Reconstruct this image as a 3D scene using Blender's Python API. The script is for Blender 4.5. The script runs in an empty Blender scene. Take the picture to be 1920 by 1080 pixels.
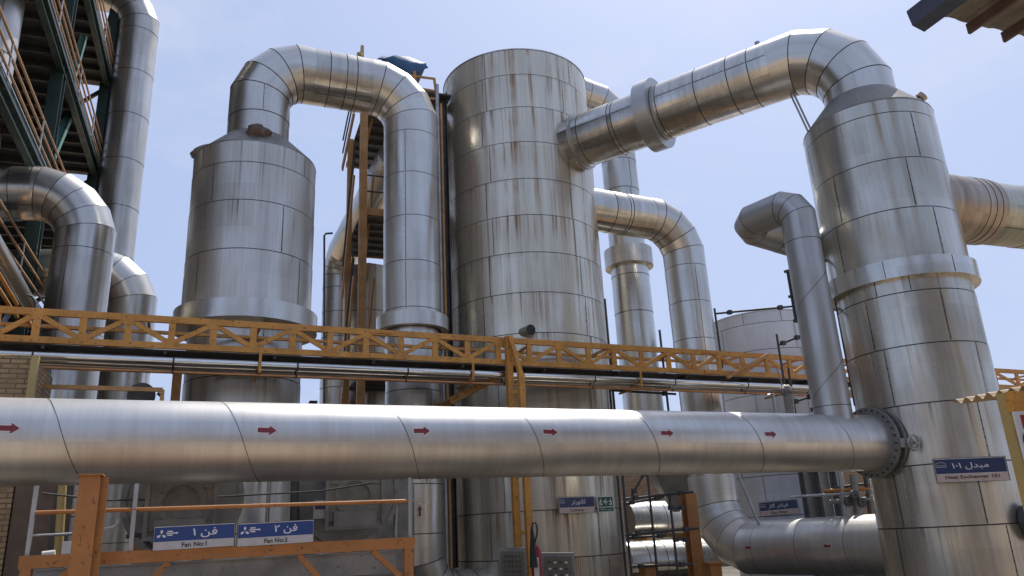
import bpy, math, random
from mathutils import Vector as V
random.seed(7)
sc = bpy.context.scene
COL = sc.collection
# ---------------------------------------------------------------- camera (matched by vanishing points)
FPX = 1440.0; CZ = 1.6
_n = math.sqrt((225/FPX)**2+(4440/FPX)**2+1); zr, zu, zf = -225/FPX/_n, 4440/FPX/_n, 1/_n
FW = V((0, math.sqrt(1-zf*zf), zf)); _s = zr/FW.y; _c = math.sqrt(1-_s*_s)
RT = _c*V((1,0,0))+_s*V((0,-zf,FW.y)); UP = -_s*V((1,0,0))+_c*V((0,-zf,FW.y))
cam = bpy.data.cameras.new('camera'); cam.sensor_width = 36; cam.lens = FPX/1920*36; cam.clip_end = 3000; cam.clip_start = .05
co = bpy.data.objects.new('camera', cam); COL.objects.link(co); sc.camera = co
from mathutils import Matrix
co.matrix_world = Matrix.Translation((0,0,CZ)) @ Matrix((RT, UP, -FW)).transposed().to_4x4()
CAM = V((0,0,CZ))
def ray(px, py): return (px-960)/FPX*RT + (540-py)/FPX*UP + FW
def at(px, py, d):
    r = ray(px, py); return CAM + r*(d/math.hypot(r.x, r.y))
def atz(px, py, z):
    r = ray(px, py); return CAM + r*((z-CZ)/r.z)
U_ = V((.934,.358,0)).normalized(); W_ = V((-.358,.934,0)).normalized(); Z_ = V((0,0,1))
def uw(a, b, z=0): return U_*b + W_*a + Z_*z          # plant grid: b along the pipe run, a away from the camera
def atw(px, py, a):                                    # point of a pixel's ray on the vertical plane  P.W = a
    r = ray(px, py); return CAM + r*(a/(r.dot(W_)))
def atu(px, py, b):
    r = ray(px, py); return CAM + r*(b/(r.dot(U_)))
# ---------------------------------------------------------------- sky and sun
SUN_EL, SUN_AZ = 60.0, 26.0        # azimuth measured from +Y (into the picture) towards +X (right)
w = bpy.data.worlds.new("World"); sc.world = w; w.use_nodes = True
nt = w.node_tree; nd = nt.nodes; lk = nt.links
bg = nd['Background']; out = nd['World Output']
sky = nd.new('ShaderNodeTexSky'); sky.sky_type = 'NISHITA'; sky.sun_disc = False
sky.sun_elevation = math.radians(SUN_EL); sky.sun_rotation = math.radians(SUN_AZ)
sky.dust_density = 3.0; sky.air_density = 1.0; sky.ozone_density = 2.0
lk.new(sky.outputs[0], bg.inputs[0]); bg.inputs[1].default_value = 0.12
bg2 = nd.new('ShaderNodeBackground'); bg2.inputs[0].default_value = (.475,.58,.86,1); bg2.inputs[1].default_value = 1.0
bg3 = nd.new('ShaderNodeBackground'); bg3.inputs[0].default_value = (.80,.84,.95,1); bg3.inputs[1].default_value = .9
tc = nd.new('ShaderNodeTexCoord'); mp = nd.new('ShaderNodeMapping'); mp.inputs['Scale'].default_value = (2.2,2.2,4.5); mp.inputs['Rotation'].default_value = (.2,.3,.4)
nz = nd.new('ShaderNodeTexNoise'); nz.inputs['Scale'].default_value = 1.7; nz.inputs['Detail'].default_value = 9; nz.inputs['Roughness'].default_value = .62
rp = nd.new('ShaderNodeMapRange'); rp.inputs[1].default_value = .5; rp.inputs[2].default_value = .82; rp.inputs[3].default_value = 0; rp.inputs[4].default_value = .5
mx1 = nd.new('ShaderNodeMixShader'); mx1.inputs[0].default_value = .72; mx2 = nd.new('ShaderNodeMixShader')
lk.new(tc.outputs['Generated'], mp.inputs[0]); lk.new(mp.outputs[0], nz.inputs['Vector']); lk.new(nz.outputs[0], rp.inputs[0])
lk.new(bg.outputs[0], mx1.inputs[1]); lk.new(bg2.outputs[0], mx1.inputs[2])
lk.new(rp.outputs[0], mx2.inputs[0]); lk.new(mx1.outputs[0], mx2.inputs[1]); lk.new(bg3.outputs[0], mx2.inputs[2]); lk.new(mx2.outputs[0], out.inputs[0])
sl = bpy.data.lights.new('sun','SUN'); sl.energy = 5.0; sl.angle = math.radians(.5); sl.color = (1,.955,.88)
so = bpy.data.objects.new('sun', sl); COL.objects.link(so)
_e, _a = math.radians(SUN_EL), math.radians(SUN_AZ)
SD = V((math.sin(_a)*math.cos(_e), math.cos(_a)*math.cos(_e), math.sin(_e)))
so.rotation_euler = SD.to_track_quat('Z','Y').to_euler()
sc.view_settings.view_transform = 'Standard'; sc.view_settings.look = 'None'; sc.view_settings.exposure = 0.12; sc.view_settings.gamma = 1
# ---------------------------------------------------------------- materials
class NB:
    def __init__(s, name):
        s.m = bpy.data.materials.new(name); s.m.use_nodes = True; s.t = s.m.node_tree
        s.b = s.t.nodes['Principled BSDF']
    def n(s, typ, **kw):
        x = s.t.nodes.new('ShaderNode'+typ)
        for k, v in kw.items(): setattr(x, k, v)
        return x
    def l(s, a, b): s.t.links.new(a, b)
    def math(s, op, a, b=None, c=None):
        x = s.n('Math', operation=op)
        for i, q in enumerate((a, b, c)):
            if q is None: continue
            if isinstance(q, (int, float)): x.inputs[i].default_value = q
            else: s.l(q, x.inputs[i])
        return x.outputs[0]
    def comb(s, a, b, c=0.0):
        x = s.n('CombineXYZ')
        for i, q in enumerate((a, b, c)):
            if isinstance(q, (int, float)): x.inputs[i].default_value = q
            else: s.l(q, x.inputs[i])
        return x.outputs[0]
    def noise(s, vec, scale=1.0, detail=3, rough=.55):
        x = s.n('TexNoise'); x.inputs['Scale'].default_value = scale; x.inputs['Detail'].default_value = detail; x.inputs['Roughness'].default_value = rough
        s.l(vec, x.inputs['Vector']); return x.outputs[0]
    def rng(s, v, a, b, c=0.0, d=1.0):
        x = s.n('MapRange'); s.l(v, x.inputs[0])
        for i, q in enumerate((a, b, c, d)): x.inputs[i+1].default_value = q
        return x.outputs[0]
    def mix(s, f, a, b):
        x = s.n('Mix', data_type='RGBA')
        if isinstance(f, (int, float)): x.inputs[0].default_value = f
        else: s.l(f, x.inputs[0])
        for i, q in ((6, a), (7, b)):
            if isinstance(q, tuple): x.inputs[i].default_value = (*q, 1)
            else: s.l(q, x.inputs[i])
        return x.outputs[2]
def metal(name, base=(.60,.60,.59), rough=.34, met=.9, su=3.0, sv=.25, streak=.35, rust=0.0, rust_sheen_col=(.16,.075,.03), ph=1.0, bump=.25, grime=.3, dent=1.0, patch=.14, drip=0.0, voff=0.0):
    """weathered sheet cladding; UV in metres: u round the shell, v along it"""
    k = NB(name); uv_ = k.n('UVMap'); uv_.uv_map = 'UVMap'; uv = uv_.outputs[0]; sp = k.n('SeparateXYZ'); k.l(uv, sp.inputs[0]); u, v = sp.outputs[0], sp.outputs[1]
    oi = k.n('ObjectInfo').outputs['Random']; sh = k.math('MULTIPLY', oi, 31.7)
    st = k.noise(k.comb(k.math('MULTIPLY', u, su), k.math('MULTIPLY', v, sv), sh), 1, 5, .6)
    fi = k.noise(k.comb(k.math('MULTIPLY', u, su*9), k.math('MULTIPLY', v, sv*6), sh), 1, 3, .6)
    big = k.noise(k.comb(u, v, sh), .7, 3, .5)
    wn = k.n('TexWhiteNoise', noise_dimensions='2D'); k.l(k.comb(k.math('FLOOR', k.math('DIVIDE', u, 1.9)), k.math('FLOOR', k.math('DIVIDE', v, ph))), wn.inputs[0])
    fac = k.math('ADD', k.math('MULTIPLY', k.rng(st, .35, .7), streak), k.math('MULTIPLY', k.rng(fi, .3, .7), streak*.35))
    fac = k.math('ADD', fac, k.math('MULTIPLY', k.rng(big, .4, .65), grime*.6))
    fac = k.math('ADD', fac, k.math('MULTIPLY', wn.outputs[0], patch))
    k.t.nodes[-1].use_clamp = True
    dark = tuple(c*f for c, f in zip(base, (.42,.40,.36)))
    col = k.mix(fac, base, dark)
    r = k.math('ADD', k.math('MULTIPLY', k.rng(big, .3, .7), .14), k.math('ADD', k.math('MULTIPLY', fac, .12), rough-.1))
    k.l(r, k.b.inputs['Roughness'])
    b2 = k.n('UVMap'); b2.uv_map = 'BandMap'; sb = k.n('SeparateXYZ'); k.l(b2.outputs[0], sb.inputs[0]); fd = sb.outputs[1]
    if drip > 0:
        ds = k.noise(k.comb(k.math('MULTIPLY', u, 11.0), k.math('MULTIPLY', v, .10), k.math('ADD', sh, 2.0)), 1, 3, .6)
        dl = k.noise(k.comb(k.math('MULTIPLY', u, 1.3), k.math('MULTIPLY', v, .5), 4.0), 1, 2, .5)
        dm = k.math('MULTIPLY', k.math('MULTIPLY', k.rng(ds, .57, .66), k.rng(dl, .4, .62)), k.math('MULTIPLY', k.math('POWER', fd, 1.6), drip)); k.t.nodes[-1].use_clamp = True
        col = k.mix(dm, col, (.055,.045,.035))
    if rust > 0:
        rs = k.noise(k.comb(k.math('MULTIPLY', u, 6.5), k.math('MULTIPLY', v, .13), k.math('ADD', sh, 5.0)), 1, 4, .65)
        rb = k.noise(k.comb(k.math('MULTIPLY', u, .8), k.math('MULTIPLY', v, .8), 9.0), 1, 2, .5)
        fr = fd           # drips start under each joint and fade downwards
        m = k.math('MULTIPLY', k.rng(rs, .51, .63), k.rng(rb, .33, .55))
        m = k.math('MULTIPLY', m, k.math('ADD', k.math('MULTIPLY', fr, .8), .25)); m = k.math('MULTIPLY', m, rust); k.t.nodes[-1].use_clamp = True
        col = k.mix(m, col, rust_sheen_col)
        k.l(k.math('SUBTRACT', met, k.math('MULTIPLY', m, met*.9)), k.b.inputs['Metallic'])
    else: k.b.inputs['Metallic'].default_value = met
    k.l(col, k.b.inputs['Base Color'])
    h = k.math('ADD', k.math('MULTIPLY', k.noise(k.comb(k.math('MULTIPLY', u, 1.1), k.math('MULTIPLY', v, .7), sh), 1, 2, .45), dent), k.math('MULTIPLY', st, .07))
    bp = k.n('Bump'); bp.inputs['Strength'].default_value = bump; bp.inputs['Distance'].default_value = .12
    k.l(h, bp.inputs['Height']); k.l(bp.outputs[0], k.b.inputs['Normal'])
    return k.m
def paint(name, base, rough=.5, met=0.0, var=.25, chip=0.0, chipcol=(.08,.035,.02), scale=3.0, bump=.08):
    k = NB(name); tc = k.n('TexCoord').outputs['Object']
    a = k.noise(tc, scale, 5, .6); b = k.noise(tc, scale*6, 4, .65)
    col = k.mix(k.rng(a, .35, .7), base, tuple(c*(1-var) for c in base))
    if chip > 0: col = k.mix(k.math('MULTIPLY', k.rng(b, .66-chip*.1, .70-chip*.1), .8), col, chipcol)
    k.l(col, k.b.inputs['Base Color']); k.l(k.rng(a, .3, .7, rough-.08, rough+.12), k.b.inputs['Roughness']); k.b.inputs['Metallic'].default_value = met
    bp = k.n('Bump'); bp.inputs['Strength'].default_value = bump; bp.inputs['Distance'].default_value = .02; k.l(b, bp.inputs['Height']); k.l(bp.outputs[0], k.b.inputs['Normal'])
    return k.m
def flat(name, base, rough=.5, met=0.0):
    k = NB(name); tc = k.n('TexCoord').outputs['Object']; a = k.noise(tc, 9.0, 5, .7)
    k.l(k.mix(k.rng(a, .3, .75), base, tuple(c*.72+.02 for c in base)), k.b.inputs['Base Color']); k.b.inputs['Roughness'].default_value = rough; k.b.inputs['Metallic'].default_value = met
    return k.m
def brick(name, c1, c2, mortar, sc_=1.0):
    k = NB(name); tc = k.n('UVMap').outputs[0]; b = k.n('TexBrick'); k.l(tc, b.inputs[0])
    b.inputs['Color1'].default_value = (*c1,1); b.inputs['Color2'].default_value = (*c2,1); b.inputs['Mortar'].default_value = (*mortar,1)
    b.inputs['Scale'].default_value = sc_; b.inputs['Brick Width'].default_value = .22; b.inputs['Row Height'].default_value = .075; b.inputs['Mortar Size'].default_value = .011
    n_ = k.noise(tc, 3.0, 4); k.l(k.mix(k.rng(n_, .35, .75), b.outputs[0], tuple(c*.5 for c in c1)), k.b.inputs['Base Color']); k.b.inputs['Roughness'].default_value = .9
    bp = k.n('Bump'); bp.inputs['Strength'].default_value = .6; bp.inputs['Distance'].default_value = .01; bp.invert = True; k.l(b.outputs['Fac'], bp.inputs['Height']); k.l(bp.outputs[0], k.b.inputs['Normal'])
    return k.m
TSTP, TOFF = 1.0264, 13.427-13*1.0264
M_ALU  = metal('aluminium_cladding', (.66,.64,.60), .35, .85, 3.2, .18, .45, ph=1.0, drip=.8, voff=.5, grime=.2)
M_DUCT = metal('duct_cladding', (.66,.645,.61), .25, .93, .5, 5.0, .38, ph=1.0, bump=.22)       # horizontal runs: marks go round the duct
M_DUCTV= metal('riser_cladding', (.66,.645,.61), .31, .9, 3.2, .25, .32, ph=1.2, bump=.2, grime=.2)
M_TANK = metal('stained_tank_cladding', (.71,.665,.56), .31, .76, 4.5, .14, .36, rust=.95, ph=TSTP, voff=TOFF, drip=.65, rust_sheen_col=(.21,.105,.045), bump=.2, grime=.15)
M_COLM = metal('column_cladding', (.66,.64,.58), .27, .84, 1.8, .15, .50, rust=.5, rust_sheen_col=(.34,.22,.09), ph=1.05, drip=.7, voff=.6, bump=.2, grime=.4)  # golden runs: the column's warm reflections put into the colour
M_MAIN = metal('painted_pipe', (.66,.645,.62), .41, .82, .35, 7.0, .24, ph=2.2, bump=.09, grime=.22, dent=.45, patch=0.0)
M_GREY = metal('grey_pipe', (.50,.51,.52), .40, .75, 2.5, .3, .35, ph=3, bump=.08, grime=.35, dent=.5, patch=.03)
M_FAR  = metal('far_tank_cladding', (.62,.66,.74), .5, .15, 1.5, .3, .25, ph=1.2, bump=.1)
M_RUSTD= metal('rusty_collar', (.48,.40,.33), .34, .75, .5, 6.0, .6, rust=.5, rust_sheen_col=(.20,.09,.045), ph=.8, bump=.3)
M_CONE = metal('cone_cladding', (.28,.27,.25), .5, .5, 2.2, .5, .4, ph=2, bump=.12)
M_SEAM = flat('joint_grime_shade', (.035,.032,.028), .8)  # joint grime plus the seam's shadow line, put into one dark colour
M_YEL  = paint('ochre_steel_paint', (.61,.285,.055), .5, 0, .3, .55)
M_ORG  = paint('orange_steel_paint', (.40,.165,.045), .5, 0, .25, .5)
M_STRY = paint('tower_steel_paint', (.50,.27,.10), .6, 0, .3, .5)
M_RAIL = paint('faded_rail_paint', (.52,.31,.17), .6, 0, .3)
M_DECK = paint('deck_grey', (.13,.13,.13), .6, .2, .35)
M_GSHEEN= metal('green_sheen_cladding', (.56,.55,.46), .34, .7, .5, 5.0, .5, rust=2.6, rust_sheen_col=(.13,.24,.17), ph=1.0, bump=.3)  # green mottling puts the duct's reflections into the sheet colour
M_GREEN= paint('dark_green_steel', (.030,.060,.052), .45, 0, .4, .2)
M_GREENL= paint('lit_green_steel', (.11,.24,.20), .5, 0, .3, .2)  # sunlit braces: the light is put into this paler tower green
M_DARK = paint('dark_steel', (.075,.075,.075), .6, .2, .4)
M_MID  = paint('machine_grey', (.26,.26,.25), .5, .35, .35, .2)
M_GALV = paint('galvanised_steel', (.42,.43,.44), .42, .7, .3)
M_CHROME = metal('polished_cladding', (.78,.78,.76), .16, .97, .5, 4.0, .2, ph=2, bump=.08, grime=.1)
M_COPR = paint('copper_line', (.62,.33,.17), .4, .7, .3)
M_BLUE = paint('blue_tarpaulin', (.035,.11,.24), .5, 0, .4, scale=4, bump=.6)
M_LUMP = paint('torn_insulation', (.20,.15,.12), .9, 0, .6, .9, (.05,.03,.03), 6, .9)
M_ROOF = paint('corrugated_sheet', (.30,.28,.24), .55, .3, .4, .3)
M_ROOFY= paint('faded_corrugated_sheet', (.36,.27,.17), .6, .1, .3, .4)
M_CANB = paint('canopy_blue_paint', (.07,.09,.15), .5, .1, .3)
M_CANR = paint('canopy_red_oxide', (.12,.075,.065), .6, 0, .3)
M_CREAM= paint('cream_steel_paint', (.42,.31,.12), .5, 0, .15, .1)
M_SIGNB= flat('sign_blue', (.012,.05,.22), .35); M_SIGNN= flat('sign_navy', (.016,.035,.12), .35)
M_SIGNW= flat('sign_white', (.72,.72,.72), .4); M_SIGNP= flat('sign_pink_white', (.62,.48,.42), .45); M_SIGNG= flat('sign_green', (.01,.09,.05), .4)
M_BLACK= flat('black_rubber', (.012,.012,.012), .5); M_RED = flat('red_paint', (.35,.012,.015), .35); M_MAROON = flat('arrow_red', (.20,.012,.025), .45)
M_WHITE= flat('white_paint', (.75,.74,.70), .5)
M_BRICKY = brick('buff_brick', (.46,.32,.17), (.38,.25,.13), (.12,.09,.06)); M_BRICKB = brick('brown_brick', (.22,.14,.09), (.17,.11,.07), (.05,.04,.03))
# ---------------------------------------------------------------- mesh building
class MB:
    def __init__(s): s.v = []; s.f = []; s.mi = []; s.sm = []; s.uv = []; s.band = []
    def face(s, pts, m=0, smooth=False, uv=None):
        i = len(s.v); s.v += [V(p) for p in pts]; s.f.append(tuple(range(i, i+len(pts)))); s.mi.append(m); s.sm.append(smooth)
        s.uv.append(uv or [(0.0,0.0)]*len(pts)); s.band.append([(0.0,0.0)]*len(pts))
    def grid(s, rows, m=0, smooth=True, close=False, uvs=None, band=None):
        """rows: list of rings/rows of points (shared vertices)"""
        i = len(s.v); n = len(rows[0]); s.v += [V(p) for r in rows for p in r]
        for a in range(len(rows)-1):
            for b in range(n if close else n-1):
                c = (b+1) % n; s.f.append((i+a*n+b, i+a*n+c, i+(a+1)*n+c, i+(a+1)*n+b)); s.mi.append(m); s.sm.append(smooth)
                if uvs: s.uv.append([uvs[a][b], uvs[a][b+1], uvs[a+1][b+1], uvs[a+1][b]])
                else: s.uv.append([(0.0,0.0)]*4)
                s.band.append([(band[1],band[0]),(band[1],band[0]),(band[1],1.0),(band[1],1.0)] if band else [(0.0,0.0)]*4)
    def box(s, c, sx, sy, sz, ax=None, m=0):
        X, Y, Z = ax or (U_, W_, Z_); c = V(c)
        P = lambda i, j, k: c + X*(sx/2*i) + Y*(sy/2*j) + Z*(sz/2*k)
        for q, (du, dv) in (((P(-1,-1,-1),P(1,-1,-1),P(1,-1,1),P(-1,-1,1)),(sx,sz)), ((P(1,1,-1),P(-1,1,-1),P(-1,1,1),P(1,1,1)),(sx,sz)),
                  ((P(-1,1,-1),P(-1,-1,-1),P(-1,-1,1),P(-1,1,1)),(sy,sz)), ((P(1,-1,-1),P(1,1,-1),P(1,1,1),P(1,-1,1)),(sy,sz)),
                  ((P(-1,-1,1),P(1,-1,1),P(1,1,1),P(-1,1,1)),(sx,sy)), ((P(-1,1,-1),P(1,1,-1),P(1,-1,-1),P(-1,-1,-1)),(sx,sy))):
            s.face(q, m, False, [(0,0),(du,0),(du,dv),(0,dv)])
    def bar(s, p, q, w, h, up=Z_, m=0):
        p, q = V(p), V(q); d = q-p; L = d.length; d.normalize(); x = d.cross(up)
        if x.length < 1e-4: x = d.cross(W_)
        x.normalize(); y = x.cross(d).normalized()
        s.box((p+q)/2, L, w, h, (d, x, y), m)
    def chan(s, p, q, w, h, t=.012, up=Z_, m=0):       # I-section steel: web and two flanges
        p, q = V(p), V(q); d = (q-p).normalized(); x = d.cross(up)
        if x.length < 1e-4: x = d.cross(W_)
        x.normalize(); y = x.cross(d).normalized()
        s.bar(p, q, t, h-2*t, y, m); s.bar(p+y*(h/2-t/2), q+y*(h/2-t/2), w, t, y, m); s.bar(p-y*(h/2-t/2), q-y*(h/2-t/2), w, t, y, m)
    def tube(s, pts, r, n=12, m=0, cap=True):
        pts = [V(p) for p in pts]; rows = []; e = None; L = 0; uvs = []
        for i, p in enumerate(pts):
            d = (pts[min(i+1, len(pts)-1)]-pts[max(i-1, 0)]).normalized()
            if e is None: e = d.orthogonal().normalized()
            e = (e-d*e.dot(d)).normalized(); g = d.cross(e); rr = r[i] if isinstance(r, (list, tuple)) else r
            if i: L += (p-pts[i-1]).length
            rows.append([p+(e*math.cos(t)+g*math.sin(t))*rr for t in (2*math.pi*k/n for k in range(n))])
            uvs.append([(k/n*2*math.pi*rr, L) for k in range(n+1)])
        s.grid(rows, m, True, True, uvs)
        if cap: s.face(list(reversed(rows[0])), m); s.face(rows[-1], m)
    def build(s, name, mats, loc, parent=None):
        me = bpy.data.meshes.new(name); me.from_pydata([tuple(p-loc) for p in s.v], [], s.f)
        for m in (mats if isinstance(mats, (list, tuple)) else [mats]): me.materials.append(m)
        me.polygons.foreach_set('material_index', s.mi); me.polygons.foreach_set('use_smooth', s.sm)
        ul = me.uv_layers.new(name='UVMap'); ul.data.foreach_set('uv', [c for f in s.uv for t in f for c in t])
        u2 = me.uv_layers.new(name='BandMap'); u2.data.foreach_set('uv', [c for f in s.band for t in f for c in t]); ul.active = True
        me.validate(); me.update()
        o = bpy.data.objects.new(name, me); COL.objects.link(o)
        if parent: o.parent = parent
        else: o.location = loc
        return o
def setp(o, label=None, cat=None, group=None, kind=None):
    for k, v_ in (('label', label), ('category', cat), ('group', group), ('kind', kind)):
        if v_: o[k] = v_
    return o
def single(name, label, cat, mb, mats, group=None):
    lo = [min(p[i] for p in mb.v) for i in range(3)]; hi = [max(p[i] for p in mb.v) for i in range(3)]
    return setp(mb.build(name, mats, V(((lo[0]+hi[0])/2, (lo[1]+hi[1])/2, lo[2]))), label, cat, group)
class Thing:
    def __init__(s, name, label, cat, loc, group=None):
        s.o = bpy.data.objects.new(name, None); COL.objects.link(s.o); s.loc = V(loc); s.o.location = s.loc; s.o.empty_display_size = .2
        setp(s.o, label, cat, group)
    def part(s, name, mb, mats, parent=None, label=None):
        o = mb.build(name, mats, s.loc, parent or s.o)
        if label: o['label'] = label
        return o
def copy_thing(root, delta, label):
    r = root.copy(); COL.objects.link(r); r.location = root.location + V(delta); r['label'] = label
    for ch in [c for c in bpy.data.objects if c.parent == root]:
        c = ch.copy(); COL.objects.link(c); c.parent = r
        for g in [x for x in bpy.data.objects if x.parent == ch]:
            d = g.copy(); COL.objects.link(d); d.parent = c
    return r
# cladding: polyline swept with mitred joints.  material 0 = sheet, 1 = joint
def frame(p, d):
    e = (CAM-V(p)); e = e-d*e.dot(d)
    if e.length < 1e-3: e = d.orthogonal()
    e.normalize(); return e, d.cross(e)
def duct(mb, pts, R, n=72, sp=1.1, sw=.020, lip=.007, lseam=True, cap0=True, cap1=True, seams=None, mat0=0, mat1=1, off=.0, lw=.013, rng=None, lthetas=None):
    rng = rng or random.Random(int(abs(pts[0][0]*100)+abs(pts[-1][2]*77)))
    pts = [V(p) for p in pts]; N = len(pts)-1; dirs = [(pts[i+1]-pts[i]).normalized() for i in range(N)]
    e = None; L0 = 0.0; rmul = R if isinstance(R, (list, tuple)) else None
    for i in range(N):
        p, q, d = pts[i], pts[i+1], dirs[i]
        if e is None: e, g = frame(p, d)
        else:
            ax = dirs[i-1].cross(d)
            if ax.length > 1e-6:
                rot = Matrix.Rotation(dirs[i-1].angle(d), 3, ax.normalized()); e = (rot @ e).normalized()
            g = d.cross(e)
        Ls = (q-p).length
        n0 = (dirs[i-1]+d).normalized() if i > 0 else d
        n1 = (dirs[i+1]+d).normalized() if i < N-1 else d
        r = rmul[i] if rmul else R
        th = [2*math.pi*k/n for k in range(n+1)]; vec = [e*math.cos(t)+g*math.sin(t) for t in th]
        def t_at(plane_pt_t, nn, vv, rr): return plane_pt_t - (vv.dot(nn))*rr/(d.dot(nn))
        # stations: (kind, value): 0 start plane, 1 end plane, 2 perpendicular
        st = [('s', 0.0), ('s', sw/2)] if i > 0 else [('s', 0.0)]
        if seams is not None and N == 1: ss = [x for x in seams]
        else:
            margin = .45; a0 = (r*math.tan(dirs[i-1].angle(d)/2) if i > 0 else 0)+margin; a1 = Ls-((r*math.tan(dirs[i+1].angle(d)/2)) if i < N-1 else 0)-margin
            ss = []
            if a1 > a0:
                k_ = max(1, round((a1-a0)/sp)); ss = [a0+(a1-a0)*j/k_+off for j in range(k_+1)] if a1-a0 > .3 else [(a0+a1)/2]
                if i == 0: ss = ss[1:] if len(ss) > 2 else ss
        strips = []
        cur = ('s', sw/2 if i > 0 else 0.0)
        if i > 0: strips.append((('s',0.0), ('s',sw/2), mat1))
        for t in ss: strips.append((cur, ('p', t-sw/2), mat0)); strips.append((('p',t-sw/2), ('p',t+sw/2), mat1)); cur = ('p', t+sw/2)
        endv = sw/2 if i < N-1 else 0.0
        strips.append((cur, ('e', endv), mat0))
        if i < N-1: strips.append((('e',endv), ('e',0.0), mat1))
        def ring(stn, rr):
            k_, x = stn; res = []; us = []
            for j in range(n+1):
                vv = vec[j]
                if k_ == 's': t = t_at(0, n0, vv, rr)+x
                elif k_ == 'e': t = t_at(Ls, n1, vv, rr)-x
                else: t = x
                res.append(p+d*t+vv*rr); a_ = th[j] if th[j] <= math.pi else th[j]
                us.append(((a_-math.pi)*r, L0+t))
            return res, us
        for a, b, m in strips:
            ra, rb = (r+lip if m == mat0 else r-lip*.5), (r if m == mat0 else r-lip*.5)
            A, ua = ring(a, ra); B, ub = ring(b, rb)
            mb.grid([A, B], m, True, False, [ua, ub])
            if lseam and m == mat0 and a[0] != 's' or (lseam and m == mat0 and N == 1):
                if b[0] == 'e' or (a[0] == 'p' or a[0] == 's'):
                    ths = lthetas or [rng.uniform(-1.1, 1.1)]
                    for tt in ths:
                        tt = tt+rng.uniform(-.12, .12)*(0 if lthetas else 1)
                        vv = e*math.cos(tt)+g*math.sin(tt); tan = (-e*math.sin(tt)+g*math.cos(tt))
                        def te(stn):
                            k_, x = stn
                            return x+t_at(0, n0, vv, r) if k_ == 's' else (t_at(Ls, n1, vv, r)-x if k_ == 'e' else x)
                        ta, tb = te(a)+.01, te(b)-.01
                        if tb-ta < .12: continue
                        rr = r+lip+.002
                        mb.face([p+d*ta+vv*rr-tan*lw/2, p+d*tb+vv*rr-tan*lw/2, p+d*tb+vv*rr+tan*lw/2, p+d*ta+vv*rr+tan*lw/2][::-1], mat1)
                        k_ = int((tb-ta)/.16)
                        for j in range(0, k_, 1):                # screw heads beside the lap
                            tq = ta+.08+j*.16; c_ = p+d*tq+vv*(rr+.003)+tan*.035
                            mb.face([c_-d*.006-tan*.006, c_-d*.006+tan*.006, c_+d*.006+tan*.006, c_+d*.006-tan*.006], mat1)
        if i == 0 and cap0: mb.face([p+vec[j]*r+d*t_at(0, n0, vec[j], r) for j in range(n)][::-1], mat0)
        if i == N-1 and cap1: mb.face([p+vec[j]*r+d*t_at(Ls, n1, vec[j], r) for j in range(n)], mat0)
        L0 += Ls
def bend(p0, c, p1, Rb, k=4):
    """vertices of a mitred elbow at corner c between p0 and p1 (bend radius Rb, k cuts)"""
    p0, c, p1 = V(p0), V(c), V(p1); a = (p0-c).normalized(); b = (p1-c).normalized(); ang = math.pi-a.angle(b)
    tl = Rb*math.tan(ang/2); bis = (a+b).normalized(); ctr = c+bis*(Rb/math.cos(ang/2)); s0 = (c+a*tl)-ctr; axis = s0.cross((c+b*tl)-ctr).normalized()
    res = []
    for i in range(k):
        t = (i+.5)*ang/k; res.append(ctr+(Matrix.Rotation(t, 3, axis) @ s0)/math.cos(ang/k/2))
    return res
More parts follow.
